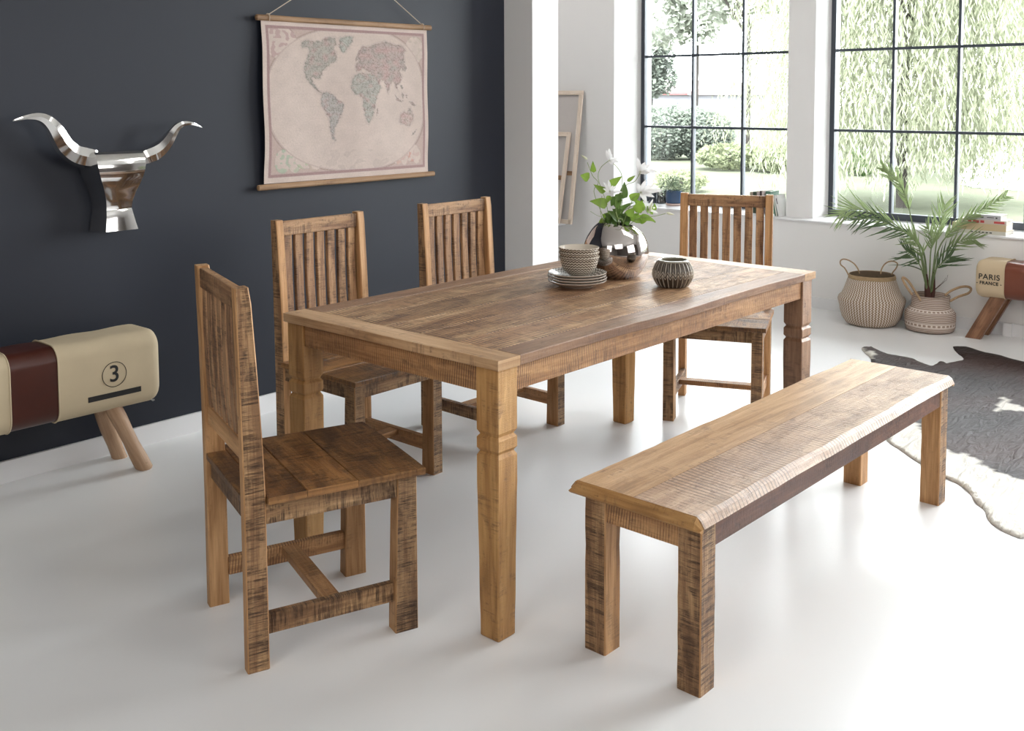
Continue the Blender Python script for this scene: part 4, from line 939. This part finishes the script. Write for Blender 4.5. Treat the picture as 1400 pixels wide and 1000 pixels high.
frond([(1268, 400, 0), (1257, 340, .0), (1247, 305, .0), (1241, 278, .0), (1232, 255, .0), (1220, 239, .0), (1208, 229, -.01)], .085, m_palm, 22, .45, .05)
frond([(1272, 400, 0), (1282, 345, .0), (1297, 320, -.02), (1320, 300, -.03), (1346, 285, -.04), (1374, 269, -.05)], .085, m_palm, 22, .35, .1)
frond([(1272, 400, 0), (1278, 350, .0), (1282, 320, .0), (1287, 300, .0), (1292, 282, .0)], .12, m_palm, 12, .42, 0)
frond([(1272, 400, 0), (1284, 355, -.05), (1300, 338, -.08), (1318, 328, -.12), (1332, 327, -.15)], .11, m_palm, 12, .4, .2)
frond([(1268, 400, 0), (1260, 368, -.06), (1250, 352, -.10), (1240, 344, -.12)], .13, m_palmd, 9, .45, .35)
frond([(1274, 400, 0), (1278, 372, -.06), (1288, 360, -.10), (1298, 352, -.12)], .13, m_palmd, 9, .45, .2)
frond([(1268, 400, 0), (1263, 362, -.06), (1256, 338, -.12), (1246, 325, -.16)], .12, m_palm, 12, .4, .25)
frond([(1270, 400, 0), (1272, 350, -.05), (1274, 330, -.08), (1268, 312, -.12)], .11, m_palm, 11, .45, .1)
m = MB(); blade(m, pp(1264, 372, 0), pp(1214, 363, -.1), .012, (VIEW+Vector((0, 0, 1))).normalized(), .10, .1, 8, lambda q: min(1, q*6+.3)*(1-q**2.5)); m.build('leaflet', m_palmd, pe, fix=False)
# cord with its plug behind the baskets, and the junction box on the baseboard
e = MB(); q0 = atx(1246, 408, XW-.02); q1 = atx(1239, 425, XW-.02); e.tube([q0, q0.lerp(q1, .5)+Vector((-.01, .01, 0)), q1, Vector((XW-.03, q1.y+.02, .04)), Vector((XW-.04, q1.y+.03, .006)), Vector((XW-.05, q1.y+.15, .005))], .004, 6)
e.tube([q1+Vector((0, 0, .03)), q1+Vector((0, 0, -.06))], [.014, .018], 10); tag(e.build('power_cord', m_base), 'white power cord with a plug hanging behind the two baskets', 'cord')
bc = atx(1378, 448, XW-.02); e = MB(); box(e, (XW-.035, bc.y-.024, .0), (XW-.0135, bc.y+.024, .078)); tag(e.build('socket_box', m_base), 'small white box on the baseboard behind the right stool leg', 'box')

# ------------------------------------------------------------------ cowhide rug
out_px = [(1178,477),(1191,475.5),(1213,484.6),(1242,489.7),(1258,496),(1272.6,501),(1279,499),(1284.5,496.5),(1290,496.5),(1294.7,498),(1303,496),(1316.8,493),(1315,488),(1310,484.6),(1304,478),(1304.5,474.5),(1320,475.5),(1344,482),(1352,483.5),(1364,486),(1400,495.5),(1440,500),(1500,520),(1530,560),(1560,600),(1540,660),(1500,700),(1450,728),(1400,736.5),(1391.5,736),(1374.5,729),(1357.6,719),(1349,709),(1345.7,698.8),(1333.8,688.6),(1325,675),(1310,663),(1293,654.6),(1255.6,633.5),(1231.8,617),(1211.4,602),(1200,580),(1203,555),(1196,530),(1191,502),(1190,491),(1183,484)]
OUT = [atz(x, y, 0).xy for x, y in out_px]
def smooth_loop(P, sub=5):
    Q = []
    for i in range(len(P)):
        p0, p1, p2, p3 = P[i-1], P[i], P[(i+1) % len(P)], P[(i+2) % len(P)]
        for k in range(sub): t = k/sub; Q.append(.5*((2*p1)+(p2-p0)*t+(2*p0-5*p1+4*p2-p3)*t*t+(3*p1-p0-3*p2+p3)*t**3))
    return Q
OUT = smooth_loop(OUT); OL = [(p.x, p.y) for p in OUT]
white_px = [[(1150,590),(1211,560),(1256,583),(1293,619),(1318,622),(1344,634),(1360,646),(1378,656),(1400,659),(1440,668),(1600,690),(1600,800),(1150,800)], [(1354,565),(1362,559),(1366,552),(1372,546),(1378,547),(1380,553),(1392,557),(1400,560),(1440,566),(1400,567),(1370,562)], [(1178,476),(1182,480),(1195,483),(1194,487),(1188,492),(1180,486)]]
WH = [[(lambda p: (p.x, p.y))(atz(x, y, 0)) for x, y in P] for P in white_px]
# keep the white belly polygon sane past the horizon side
pts = [Vector(p) for p in OL]; nb = len(pts); xs_ = [p[0] for p in OL]; ys_ = [p[1] for p in OL]; st_ = .022
x = min(xs_)
while x < max(xs_):
    y = min(ys_)
    while y < max(ys_):
        if inpoly(x, y, OL) and dedge(x, y, OL[::2]) > st_*.6: pts.append(Vector((x+rnd(-.004, .004), y+rnd(-.004, .004))))
        y += st_
    x += st_
r_ = delaunay_2d_cdt(pts, [], [list(range(nb))], 1, 1e-6)
mb = MB(); cols = []
OLs = OL[::2]
for v in r_[0]:
    d = dedge(v.x, v.y, OLs); ed = math.exp(-(d/.05)**2)
    z = .004+.0045*(.5+.5*noise.noise(Vector((v.x*5, v.y*5, 0))))+ed*.012*max(0, noise.noise(Vector((v.x*14, v.y*14, 3))))+.006*max(0, math.sin(v.x*9+v.y*14+2*noise.noise(Vector((v.x*2, v.y*2, 1)))))*max(0, noise.noise(Vector((v.x*2.4, v.y*2.4, 8))))
    if d < .004: z = .0035+ed*.010*max(0, noise.noise(Vector((v.x*14, v.y*14, 3))))
    mb.v.append(Vector((v.x, v.y, z)))
    jx = v.x+.025*noise.noise(Vector((v.x*9, v.y*9, 5)))+.012*noise.noise(Vector((v.x*30, v.y*30, 5))); jy = v.y+.025*noise.noise(Vector((v.x*9, v.y*9, 15)))+.012*noise.noise(Vector((v.x*30, v.y*30, 25)))
    k = noise.noise(Vector((v.x*2.2, v.y*2.2, 2))); k2 = noise.noise(Vector((v.x*12, v.y*50, 2)))
    c = Vector((.020, .013, .013)).lerp(Vector((.050, .024, .020)), max(0, min(1, .35+k)))*(1+.15*k2)
    if any(inpoly(jx, jy, P) for P in WH): c = Vector((.66, .63, .57))*(1+.04*k2)
    cols.append((c.x, c.y, c.z))
for f in r_[2]: mb.face(list(f), [(0, 0)]*len(f), .5, True)
m_hide, nt, b = mat('cowhide'); a = N(nt, 'ShaderNodeAttribute', attribute_name='Col'); nt.links.new(a.outputs['Color'], b.inputs['Base Color']); b.inputs['Roughness'].default_value = .6; b.inputs['Specular IOR Level'].default_value = .2
b.inputs['Sheen Weight'].default_value = .03; tc = N(nt, 'ShaderNodeTexCoord'); mp = N(nt, 'ShaderNodeMapping'); nt.links.new(tc.outputs['Object'], mp.inputs[0]); mp.inputs['Scale'].default_value = (1, 4, 1); mp.inputs['Rotation'].default_value = (0, 0, .6)
ns = N(nt, 'ShaderNodeTexNoise', i_Scale=7.0, i_Detail=4.0, i_Distortion=1.2); nt.links.new(mp.outputs[0], ns.inputs[0]); bump(nt, b, ns.outputs[0], .5, .03)
ro = mb.build('cowhide_rug', m_hide, vcol=cols); tag(ro, 'dark brown and white cowhide rug lying on the white floor behind the bench', 'rug')
md = ro.modifiers.new('thick', 'SOLIDIFY'); md.thickness = .003; md.offset = -1

# ------------------------------------------------------------------ stretched canvases leaning on the window wall
m_linen = plain('raw_canvas_back', (.62, .575, .55), .85, var=.03, scale=40)
def canvas(px_tr, px_br, width, xt, xb, label, crossq):
    tr_, br_ = atx(*px_tr, xt), atx(*px_br, xb); e = empty('stretched_canvas', (br_.x, br_.y+width/2, br_.z), 0, label, 'canvas', None); O = Vector(e.location)
    y0 = (tr_.y+br_.y)/2; tl = tr_+Vector((0, width, 0)); bl = br_+Vector((0, width, 0)); tr2 = tr_; br2 = br_
    nrm = (tl-tr2).cross(br2-tr2).normalized(); nrm = nrm if nrm.x > 0 else -nrm; wd = .034
    for a, b_, nm in ((tr2, br2, 'stretcher_bar'), (tl, bl, 'stretcher_bar'), (tr2, tl, 'stretcher_bar'), (br2, bl, 'stretcher_bar')):
        d = (b_-a).normalized(); m = MB(); cen = (tr2+bl)/2; inw = (cen-(a+b_)/2); inw = (inw-d*inw.dot(d)).normalized()
        m.board(a+inw*wd/2-O, b_+inw*wd/2-O, inw, wd, .020, ch=.002, tone=.8); m.build(nm, wd_pine, e)
    for q in crossq:
        a, b_ = tr2.lerp(br2, q)+Vector((0, wd, 0)), tl.lerp(bl, q)-Vector((0, wd, 0)); m = MB(); m.board(a-O+nrm*.003, b_-O+nrm*.003, br2-tr2, .035, .012, tone=.4); m.build('cross_bar', wd_rod, e)
    m = MB(); off = nrm*.011; m.poly([p+off-O for p in (tr2, tl, bl, br2)]); m.poly([p+off*1.2-O for p in (tr2, br2, bl, tl)]); m.build('canvas_back', m_linen, e, fix=False)
canvas((797.5, 124), (781.5, 307), .62, 6.49, 6.37, 'large blank stretched canvas, its wooden back showing, leaning beside the white pier', [.62])
canvas((780.5, 181), (765, 306), .40, 6.45, 6.33, 'smaller stretched canvas leaning in front of the larger one, mostly behind the pier', [.50])
cb = MB(); box(cb, (6.10, 5.42, 0), (6.51, 6.30, .385)); 
# low ledge behind the pier that carries the canvases
zl_ = min(atx(781.5, 307, 6.37).z, atx(765, 306, 6.33).z)-.003
lg = MB(); box(lg, (6.22, 5.33, zl_-.03), (XW, 6.3, zl_)); struct(lg, 'trim_2', m_base, 'white ledge carrying the canvases')

# ------------------------------------------------------------------ things on the sill
m_blue = plain('blue_glaze', (.055, .095, .17), .15); m_pink = plain('terracotta_pink', (.66, .50, .45), .5); m_grn = leaf_mat('small_grey_green_leaf', (.16, .22, .13), (.36, .42, .32), .2)
pc = atx(921, 284, 6.735); pc.z = ZS
e = empty('plant_pot', pc, 0, 'blue glazed pot on a pale pink saucer, on the sill behind the vase', 'pot'); MB().lathe([(0, 0), (.052, 0), (.060, .006), (.061, .018), (.058, .019)], 40).build('saucer', m_pink, e)
MB().lathe([(0, .019), (.056, .019), (.0615, .024), (.062, .117), (.060, .119), (.057, .115), (.056, .10), (0, .10)], 40).build('pot_body', m_blue, e)
pl = empty('bushy_plant', pc+Vector((0, 0, .095)), 0, 'small bushy grey-green plant growing in the blue pot on the sill', 'plant')
m = MB()
for k in range(420):
    a = rnd(0, 2*PI); el = rnd(.05, 1.45); d = Vector((math.cos(a)*math.cos(el), math.sin(a)*math.cos(el), math.sin(el))); r_o = rnd(.04, .115); p = Vector((d.x*r_o*1.1, d.y*r_o*1.1, .008+d.z*r_o*1.1))
    blade(m, p, p+(d+Vector((rnd(-.7, .7), rnd(-.7, .7), rnd(-.3, .6)))).normalized()*rnd(.014, .024), .009, Vector((rnd(-1, 1), rnd(-1, 1), 1)), .1, .1, 3)
m.build('foliage', m_grn, pl, fix=False); m = MB()
for k in range(9): a = rnd(0, 6.3); m.tube([Vector((0, 0, 0)), Vector((.05*math.cos(a), .05*math.sin(a), rnd(.04, .08)))], .0015, 5)
m.build('stems', m_stem, pl)
mgl = bpy.data.materials.new('clear_jar'); mgl.use_nodes = True; nt = mgl.node_tree; nt.nodes.clear(); out = N(nt, 'ShaderNodeOutputMaterial'); tr = N(nt, 'ShaderNodeBsdfTransparent'); tr.inputs[0].default_value = (.9, .92, .92, 1); gl = N(nt, 'ShaderNodeBsdfGlossy'); gl.inputs['Roughness'].default_value = .03; lw_ = N(nt, 'ShaderNodeFresnel'); lw_.inputs[0].default_value = 1.5; mx = N(nt, 'ShaderNodeMixShader')
nt.links.new(lw_.outputs[0], mx.inputs[0]); nt.links.new(tr.outputs[0], mx.inputs[1]); nt.links.new(gl.outputs[0], mx.inputs[2]); nt.links.new(mx.outputs[0], out.inputs[0])
jc = atx(904.5, 281, 6.79); jc.z = ZS
e = empty('pebble_jar', jc, 0, 'clear jar of grey pebbles beside the blue pot on the sill', 'jar'); MB().lathe([(0, 0), (.030, 0), (.034, .004), (.034, .105), (.032, .106), (.031, .10), (.031, .006), (0, .005)], 32).build('jar_glass', mgl, e)
m = MB(); m_peb = plain('pebbles', (.30, .27, .24), .7, var=.4, scale=120)
for k in range(60):
    a = rnd(0, 6.3); rr = .024*math.sqrt(rnd(0, 1)); z = rnd(.010, .085); s_ = rnd(.006, .009); m.lathe([(0.0005, -s_*.7), (s_*.8, -s_*.4), (s_, 0), (s_*.8, s_*.4), (.0005, s_*.7)], 8, (rr*math.cos(a), rr*math.sin(a), z))
tag(m.build('pebbles', m_peb, e), kind='stuff')
dc = atx(893, 281, 6.80); dc.z = ZS
e = empty('candle_holder', dc, 0, 'dark candle holder on the sill, half hidden by the white flowers', 'candle holder'); MB().lathe([(0, 0), (.036, 0), (.038, .004), (.034, .02), (.036, .09), (.033, .092), (.031, .03), (0, .028)], 32).build('holder_cup', m_steel, e); MB().lathe([(0, .028), (.02, .028), (.02, .07), (0, .072)], 20).build('candle', m_base, e)

m_page = plain('book_pages', (.72, .69, .62), .9)
def book(loc, rz, tilt, h, th, dep, col, label, group, marks=None, lying=False, sp=None):
    e = empty('book', loc, 0, label, 'book', group); mc = plain('cover_%s' % len(bpy.data.materials), col, .45)
    if lying: e.rotation_euler = (0, 0, rz)
    else: e.rotation_euler = (tilt, 0, rz)
    # local: x depth away from viewer, y width(thickness or length), z up
    m = MB(); c = .002
    if lying:   # th is the height here, h the spine length, dep the depth
        box(m, (0, -h/2, 0), (dep, h/2, c)); box(m, (0, -h/2, th-c), (dep, h/2, th)); box(m, (0, -h/2, c), (c, h/2, th-c)); m.build('cover', mc, e)
        m = MB(); box(m, (c, -h/2+.003, c), (dep-.003, h/2-.003, th-c)); m.build('pages', m_page, e)
    else:
        box(m, (0, 0, 0), (dep, c, h)); box(m, (0, th-c, 0), (dep, th, h)); box(m, (0, c, 0), (c, th-c, h)); m.build('cover', mc, e)
        m = MB(); box(m, (c, c, .003), (dep-.003, th-c, h-.003)); m.build('pages', m_page, e)
    if marks:
        m = MB()
        for (y0, y1, z0, z1) in marks: box(m, (-.0006, y0, z0), (.0002, y1, z1))
        m.build('spine_print', sp or m_chip, e)
    return e
XB = 6.66
specs = [(1026.8, .022, .150, (.33, .27, .22), 'small brown-grey book, leftmost of the row standing on the sill'), (1031.5, .024, .154, (.045, .065, .040), 'dark green book second from the left in the sill row'),
         (1036, .020, .160, (.48, .40, .38), 'beige-pink book in the middle of the sill row, left of the black one'), (1039.5, .012, .162, (.035, .02, .02), 'thin black book in the sill row'), (1043, .019, .164, (.55, .46, .45), 'dusty-pink book right of the thin black one on the sill')]
for px, th, h, c, lb in specs:
    p = atx(px, 290, XB); book((XB, p.y-th/2, ZS), 0, 0, h, th, .12, c, lb, 'books standing on the sill', [(.004, th-.004, h*.55, h*.8)], sp=plain('spine_ink', tuple(min(1, v*.4+.02) for v in c), .6))
p = atx(1050, 290, XB); book((XB, p.y-.02, ZS), 0, 0, .163, .040, .12, (.10, .22, .15), 'thick green book with a pale label standing on the sill behind the leaning ones', 'books standing on the sill', [(.006, .034, .10, .145)], sp=m_page)
p = atx(1063, 294, 6.60); book((6.60, p.y, ZS), 0, -.20, .150, .020, .115, (.10, .20, .14), 'green and cream book leaning left on the sill, under the white one', 'books leaning on the sill', [(.002, .009, .0, .148)], sp=m_page)
p = atx(1068, 294, 6.60); book((6.60, p.y, ZS), 0, -.24, .153, .021, .115, (.80, .80, .79), 'white book leaning on the others at the right end of the sill row', 'books leaning on the sill', [(.007, .012, .09, .13)])
p = atx(1073, 290, 6.72); e = MB(); 
y1_, y0_ = atx(1300, 315, 6.56).y, atx(1376, 320, 6.56).y; zz = ZS
st4 = [(y0_, y1_+.02, .022, .165, (.62, .60, .53), 'pale green-grey book at the bottom of the sill stack of four'), (y0_, y1_-.01, .040, .135, (.56, .44, .27), 'thick tan book second from the bottom of the sill stack'),
       (y0_+.002, y1_-.05, .024, .125, (.60, .52, .46), 'red-lettered book third in the sill stack'), (y0_+.035, y1_-.09, .030, .120, (.50, .50, .52), 'light grey book on top of the sill stack')]
m_red = plain('red_print', (.50, .06, .06), .5)
for i, (ya, yb_, th, dp, c, lb) in enumerate(st4):
    L_ = yb_-ya; mk = None
    if i == 0: mk = [(-.05+k*.022, -.036+k*.022, .008, .014) for k in range(-2, 4)]
    if i == 2: mk = [(-L_/2+.01, -L_/2+.07, .006, .018), (-.01, .012, .005, .020), (.02, .055, .004, .019), (.065, .085, .006, .018)]
    if i == 3: mk = [(-L_/2+.02, -L_/2+.03, .010, .018), (.0, .055, .011, .019), (-.06, -.02, .013, .017)]
    book((6.545+.006*i, (ya+yb_)/2, zz), 0, 0, L_, th, dp, c, lb, 'books stacked flat on the sill', mk, True, m_red if i == 2 else None); zz += th+.0002

# ------------------------------------------------------------------ garden
ZG = -0.25
def grass():
    m, nt, b = mat('lawn_grass'); tc = N(nt, 'ShaderNodeTexCoord'); ns = N(nt, 'ShaderNodeTexNoise', i_Scale=2.5, i_Detail=8.0); nt.links.new(tc.outputs['Object'], ns.inputs[0])
    nt.links.new(ramp(nt, ns.outputs[0], [(.3, (.058, .063, .046)), (.7, (.070, .075, .056))]), b.inputs['Base Color']); b.inputs['Roughness'].default_value = 1; b.inputs['Specular IOR Level'].default_value = 0; return m
lw2 = MB(); box(lw2, (7.03, -60, ZG-.4), (110, 90, ZG)); struct(lw2, 'lawn', grass(), 'sunlit lawn outside the windows')
m_water = plain('pond_water', (.10, .12, .12), .12, spec=.8, bmp=.15, scale=3)
pw = [atz(x, y, ZG+.01) for x, y in ((1306, 250), (1330, 256), (1400, 261), (1500, 270), (1600, 262), (1600, 190), (1400, 196), (1370, 200), (1345, 212), (1316, 235))]
P = MB(); P.poly(pw); P.poly([p-Vector((0, 0, .05)) for p in pw][::-1]); struct(P, 'pond', m_water, 'pale pond beyond the lawn')
def foliage(mb, c, rad, n, size, dirs=None):
    for k in range(n):
        d = Vector((random.gauss(0, 1), random.gauss(0, 1), random.gauss(0, 1))).normalized(); rr = rnd(.55, 1.0)**.6
        p = Vector(c)+Vector((d.x*rad[0]*rr, d.y*rad[1]*rr, d.z*rad[2]*rr)); a = Vector((rnd(-1, 1), rnd(-1, 1), rnd(-1, 1))).normalized(); b_ = a.orthogonal().normalized(); s = size*rnd(.6, 1.3)
        i = len(mb.v); mb.v += [p+a*s, p+b_*s*.6, p-a*s, p-b_*s*.6]; mb.face([i, i+1, i+2, i+3], [(0, 0)]*4)
def lm_(name, c1, c2):
    m = leaf_mat(name, c1, c2, .3, .9); m.node_tree.nodes['Principled BSDF'].inputs['Specular IOR Level'].default_value = .1; return m
m_hedge = lm_('hedge_leaf', (.09, .11, .09), (.16, .18, .15)); m_tree = lm_('pale_tree_leaf', (.21, .225, .18), (.29, .31, .26)); m_willow = lm_('willow_leaf', (.15, .165, .11), (.235, .245, .175)); m_bark = plain('bark', (.03, .027, .024), .95, spec=.05)
m_low = lm_('low_shrub_leaf', (.09, .105, .06), (.13, .145, .085))
m_bushd = lm_('shrub_leaf', (.02, .05, .012), (.06, .11, .03))
def gnd(px, py): p = atz(px, py, ZG); return p
def bush(px, py, w, h, n, mt, name, label, group=None, size=.08):
    p = gnd(px, py); e = empty(name, p, 0, label, 'bush' if 'bush' in name or 'hedge' in name or 'shrub' in name else 'tree', group); m = MB(); foliage(m, (0, 0, h*.5), (w*.5, w*.5, h*.5), n, size); m.build('foliage', mt, e, fix=False)
    m = MB(); m.tube([Vector((0, 0, -.05)), Vector((.05, 0, h*.6))], [.06, .03], 6); m.build('stem', m_bark, e); return e
bush(908, 218, 1.9, 1.5, 8000, m_hedge, 'rounded_bush', 'grey-green rounded bush at the left behind the lawn, seen through the left window', 'bushes across the lawn', .05)
bush(958, 218, 1.8, 1.4, 7000, m_hedge, 'rounded_bush', 'grey-green rounded bush just right of its twin, seen past the first window bar', 'bushes across the lawn', .05)
bush(1176, 240, .8, .55, 700, m_bushd, 'low_shrub', 'small dark green shrub on the lawn under the willow', None, .05)
bush(996, 232, 1.6, .6, 1500, m_low, 'low_shrub', 'low pale shrub at the near lawn edge, middle of the left window', 'low shrubs', .06)
bush(1066, 236, 1.2, .6, 1200, m_low, 'low_shrub', 'low pale shrub at the near lawn edge, beside the pillar', 'low shrubs', .06)
bush(930, 262, 1.0, .4, 900, m_low, 'low_shrub', 'low yellow-green shrub just outside behind the blue pot', None, .04)
def tree(px, py, d, hh, crown, n, mt, label, size=.16):
    p = at(px, py, d); p.z = ZG; e = empty('garden_tree', p, 0, label, 'tree', 'trees beyond the lawn'); m = MB()
    m.tube([Vector((0, 0, -.1)), Vector((.1, 0, hh*.3)), Vector((0, .1, hh*.6))], [.10, .08, .05], 8)
    for k in range(7): a = rnd(0, 6.3); z = hh*rnd(.3, .55); m.tube([Vector((0, 0, z)), Vector((math.cos(a)*crown*.35, math.sin(a)*crown*.35, z+hh*.15)), Vector((math.cos(a)*crown*.8, math.sin(a)*crown*.8, z+hh*.22))], [.05, .03, .012], 6)
    m.build('trunk', m_bark, e); m = MB()
    for k in range(9): a = rnd(0, 6.3); r_ = rnd(0, .65)*crown; foliage(m, (math.cos(a)*r_, math.sin(a)*r_, hh*rnd(.45, .85)), (crown*.45, crown*.45, hh*.16), n//9, size)
    m.build('crown', mt, e, fix=False)
tree(888, 205, 46, 5.0, 1.5, 6000, m_hedge, 'round dark tree at the far left beyond the lawn', .11)
tree(950, 205, 40, 11, 3.0, 9000, m_tree, 'tall pale tree with bare branches seen in the middle panes of the left window')
tree(1020, 205, 30, 9.5, 2.4, 8000, m_tree, 'tall pale tree right of the bare-branched one in the left window')
tree(1300, 205, 46, 8.0, 3.5, 6000, m_tree, 'pale tree across the pond'); tree(1500, 205, 52, 8.5, 4.0, 6000, m_tree, 'pale tree across the pond at the right edge')
def willow(px, d, crown, hh, nstr, label):
    p = at(px, 200, d); p.z = ZG; e = empty('weeping_willow', p, 0, label, 'tree', 'weeping willows'); m = MB()
    m.tube([Vector((0, 0, -.1)), Vector((.15, .1, 1.6)), Vector((.1, -.1, hh*.7))], [.09, .08, .06], 8)
    for k in range(12): a = k*.55; m.tube([Vector((0, 0, hh*.45)), Vector((math.cos(a)*crown*.4, math.sin(a)*crown*.4, hh*.75)), Vector((math.cos(a)*crown*.9, math.sin(a)*crown*.9, hh*.8))], [.09, .06, .02], 5)
    m.build('trunk', m_bark, e); m = MB()
    for k in range(nstr):
        a = rnd(0, 2*PI); rr = crown*math.sqrt(rnd(.06, 1)); top_ = hh*(.97-.25*(rr/crown)**2)+rnd(-.4, .3); bot = rnd(.25, 1.0)**1.0*rnd(.5, 1.4)+.15 if rnd(0, 1) < .75 else rnd(1, top_-.5)
        x, y = rr*math.cos(a), rr*math.sin(a); z = top_; sx, sy = rnd(-.03, .03), rnd(-.03, .03)
        while z > bot:
            L_ = rnd(.10, .17); th = rnd(0, 6.3); w = .018; dx, dy = math.cos(th)*.07, math.sin(th)*.07; i = len(m.v)
            m.v += [Vector((x, y, z)), Vector((x+dx*.5+dy*.18, y+dy*.5-dx*.18, z-L_*.5)), Vector((x+dx, y+dy, z-L_)), Vector((x+dx*.5-dy*.18, y+dy*.5+dx*.18, z-L_*.5))]
            m.face([i, i+1, i+2, i+3], [(0, 0)]*4); x += sx*.6+rnd(-.012, .012); y += sy*.6+rnd(-.012, .012); z -= rnd(.07, .12)
    m.build('hanging_foliage', m_willow, e, fix=False)
willow(1235, 15.5, 1.75, 6.5, 1400, 'big weeping willow whose branches hang over the lawn, seen through the right window')
willow(1410, 20, 1.9, 7.5, 700, 'weeping willow beside the pond at the right edge')
willow(1100, 24, 1.5, 7.5, 500, 'weeping willow seen in the right panes of the left window')
# far low house with a red eave
hp = at(905, 178, 60); hp.z = ZG
h = empty('garden_house', hp, -.2, 'low white house with a red roof line far beyond the left window', 'house')
m = MB(); box(m, (-3, -5, 0), (3, 5, 1.7)); m.build('wall', plain('house_wall', (.16, .16, .18), .8), h)
m = MB(); st = [((0, y, 0), (1, 0, 0), (0, 0, 1), [(-3.4, 1.7), (3.4, 1.7), (3.4, 1.85), (0, 2.5), (-3.4, 1.85)]) for y in (-5.3, 5.3)]; m.sweep(st); m.build('roof', plain('house_roof', (.16, .11, .11), .8), h)
m = MB(); box(m, (-3.46, -5.3, 1.72), (-3.40, 5.3, 1.84)); m.build('red_eave', plain('red_eave', (.22, .03, .03), .6), h)
for k in range(4): m = MB(); box(m, (-3.03, -4.2+2.3*k, .5), (-3.0, -3+2.3*k, 1.3)); m.build('window', m_steel, h)
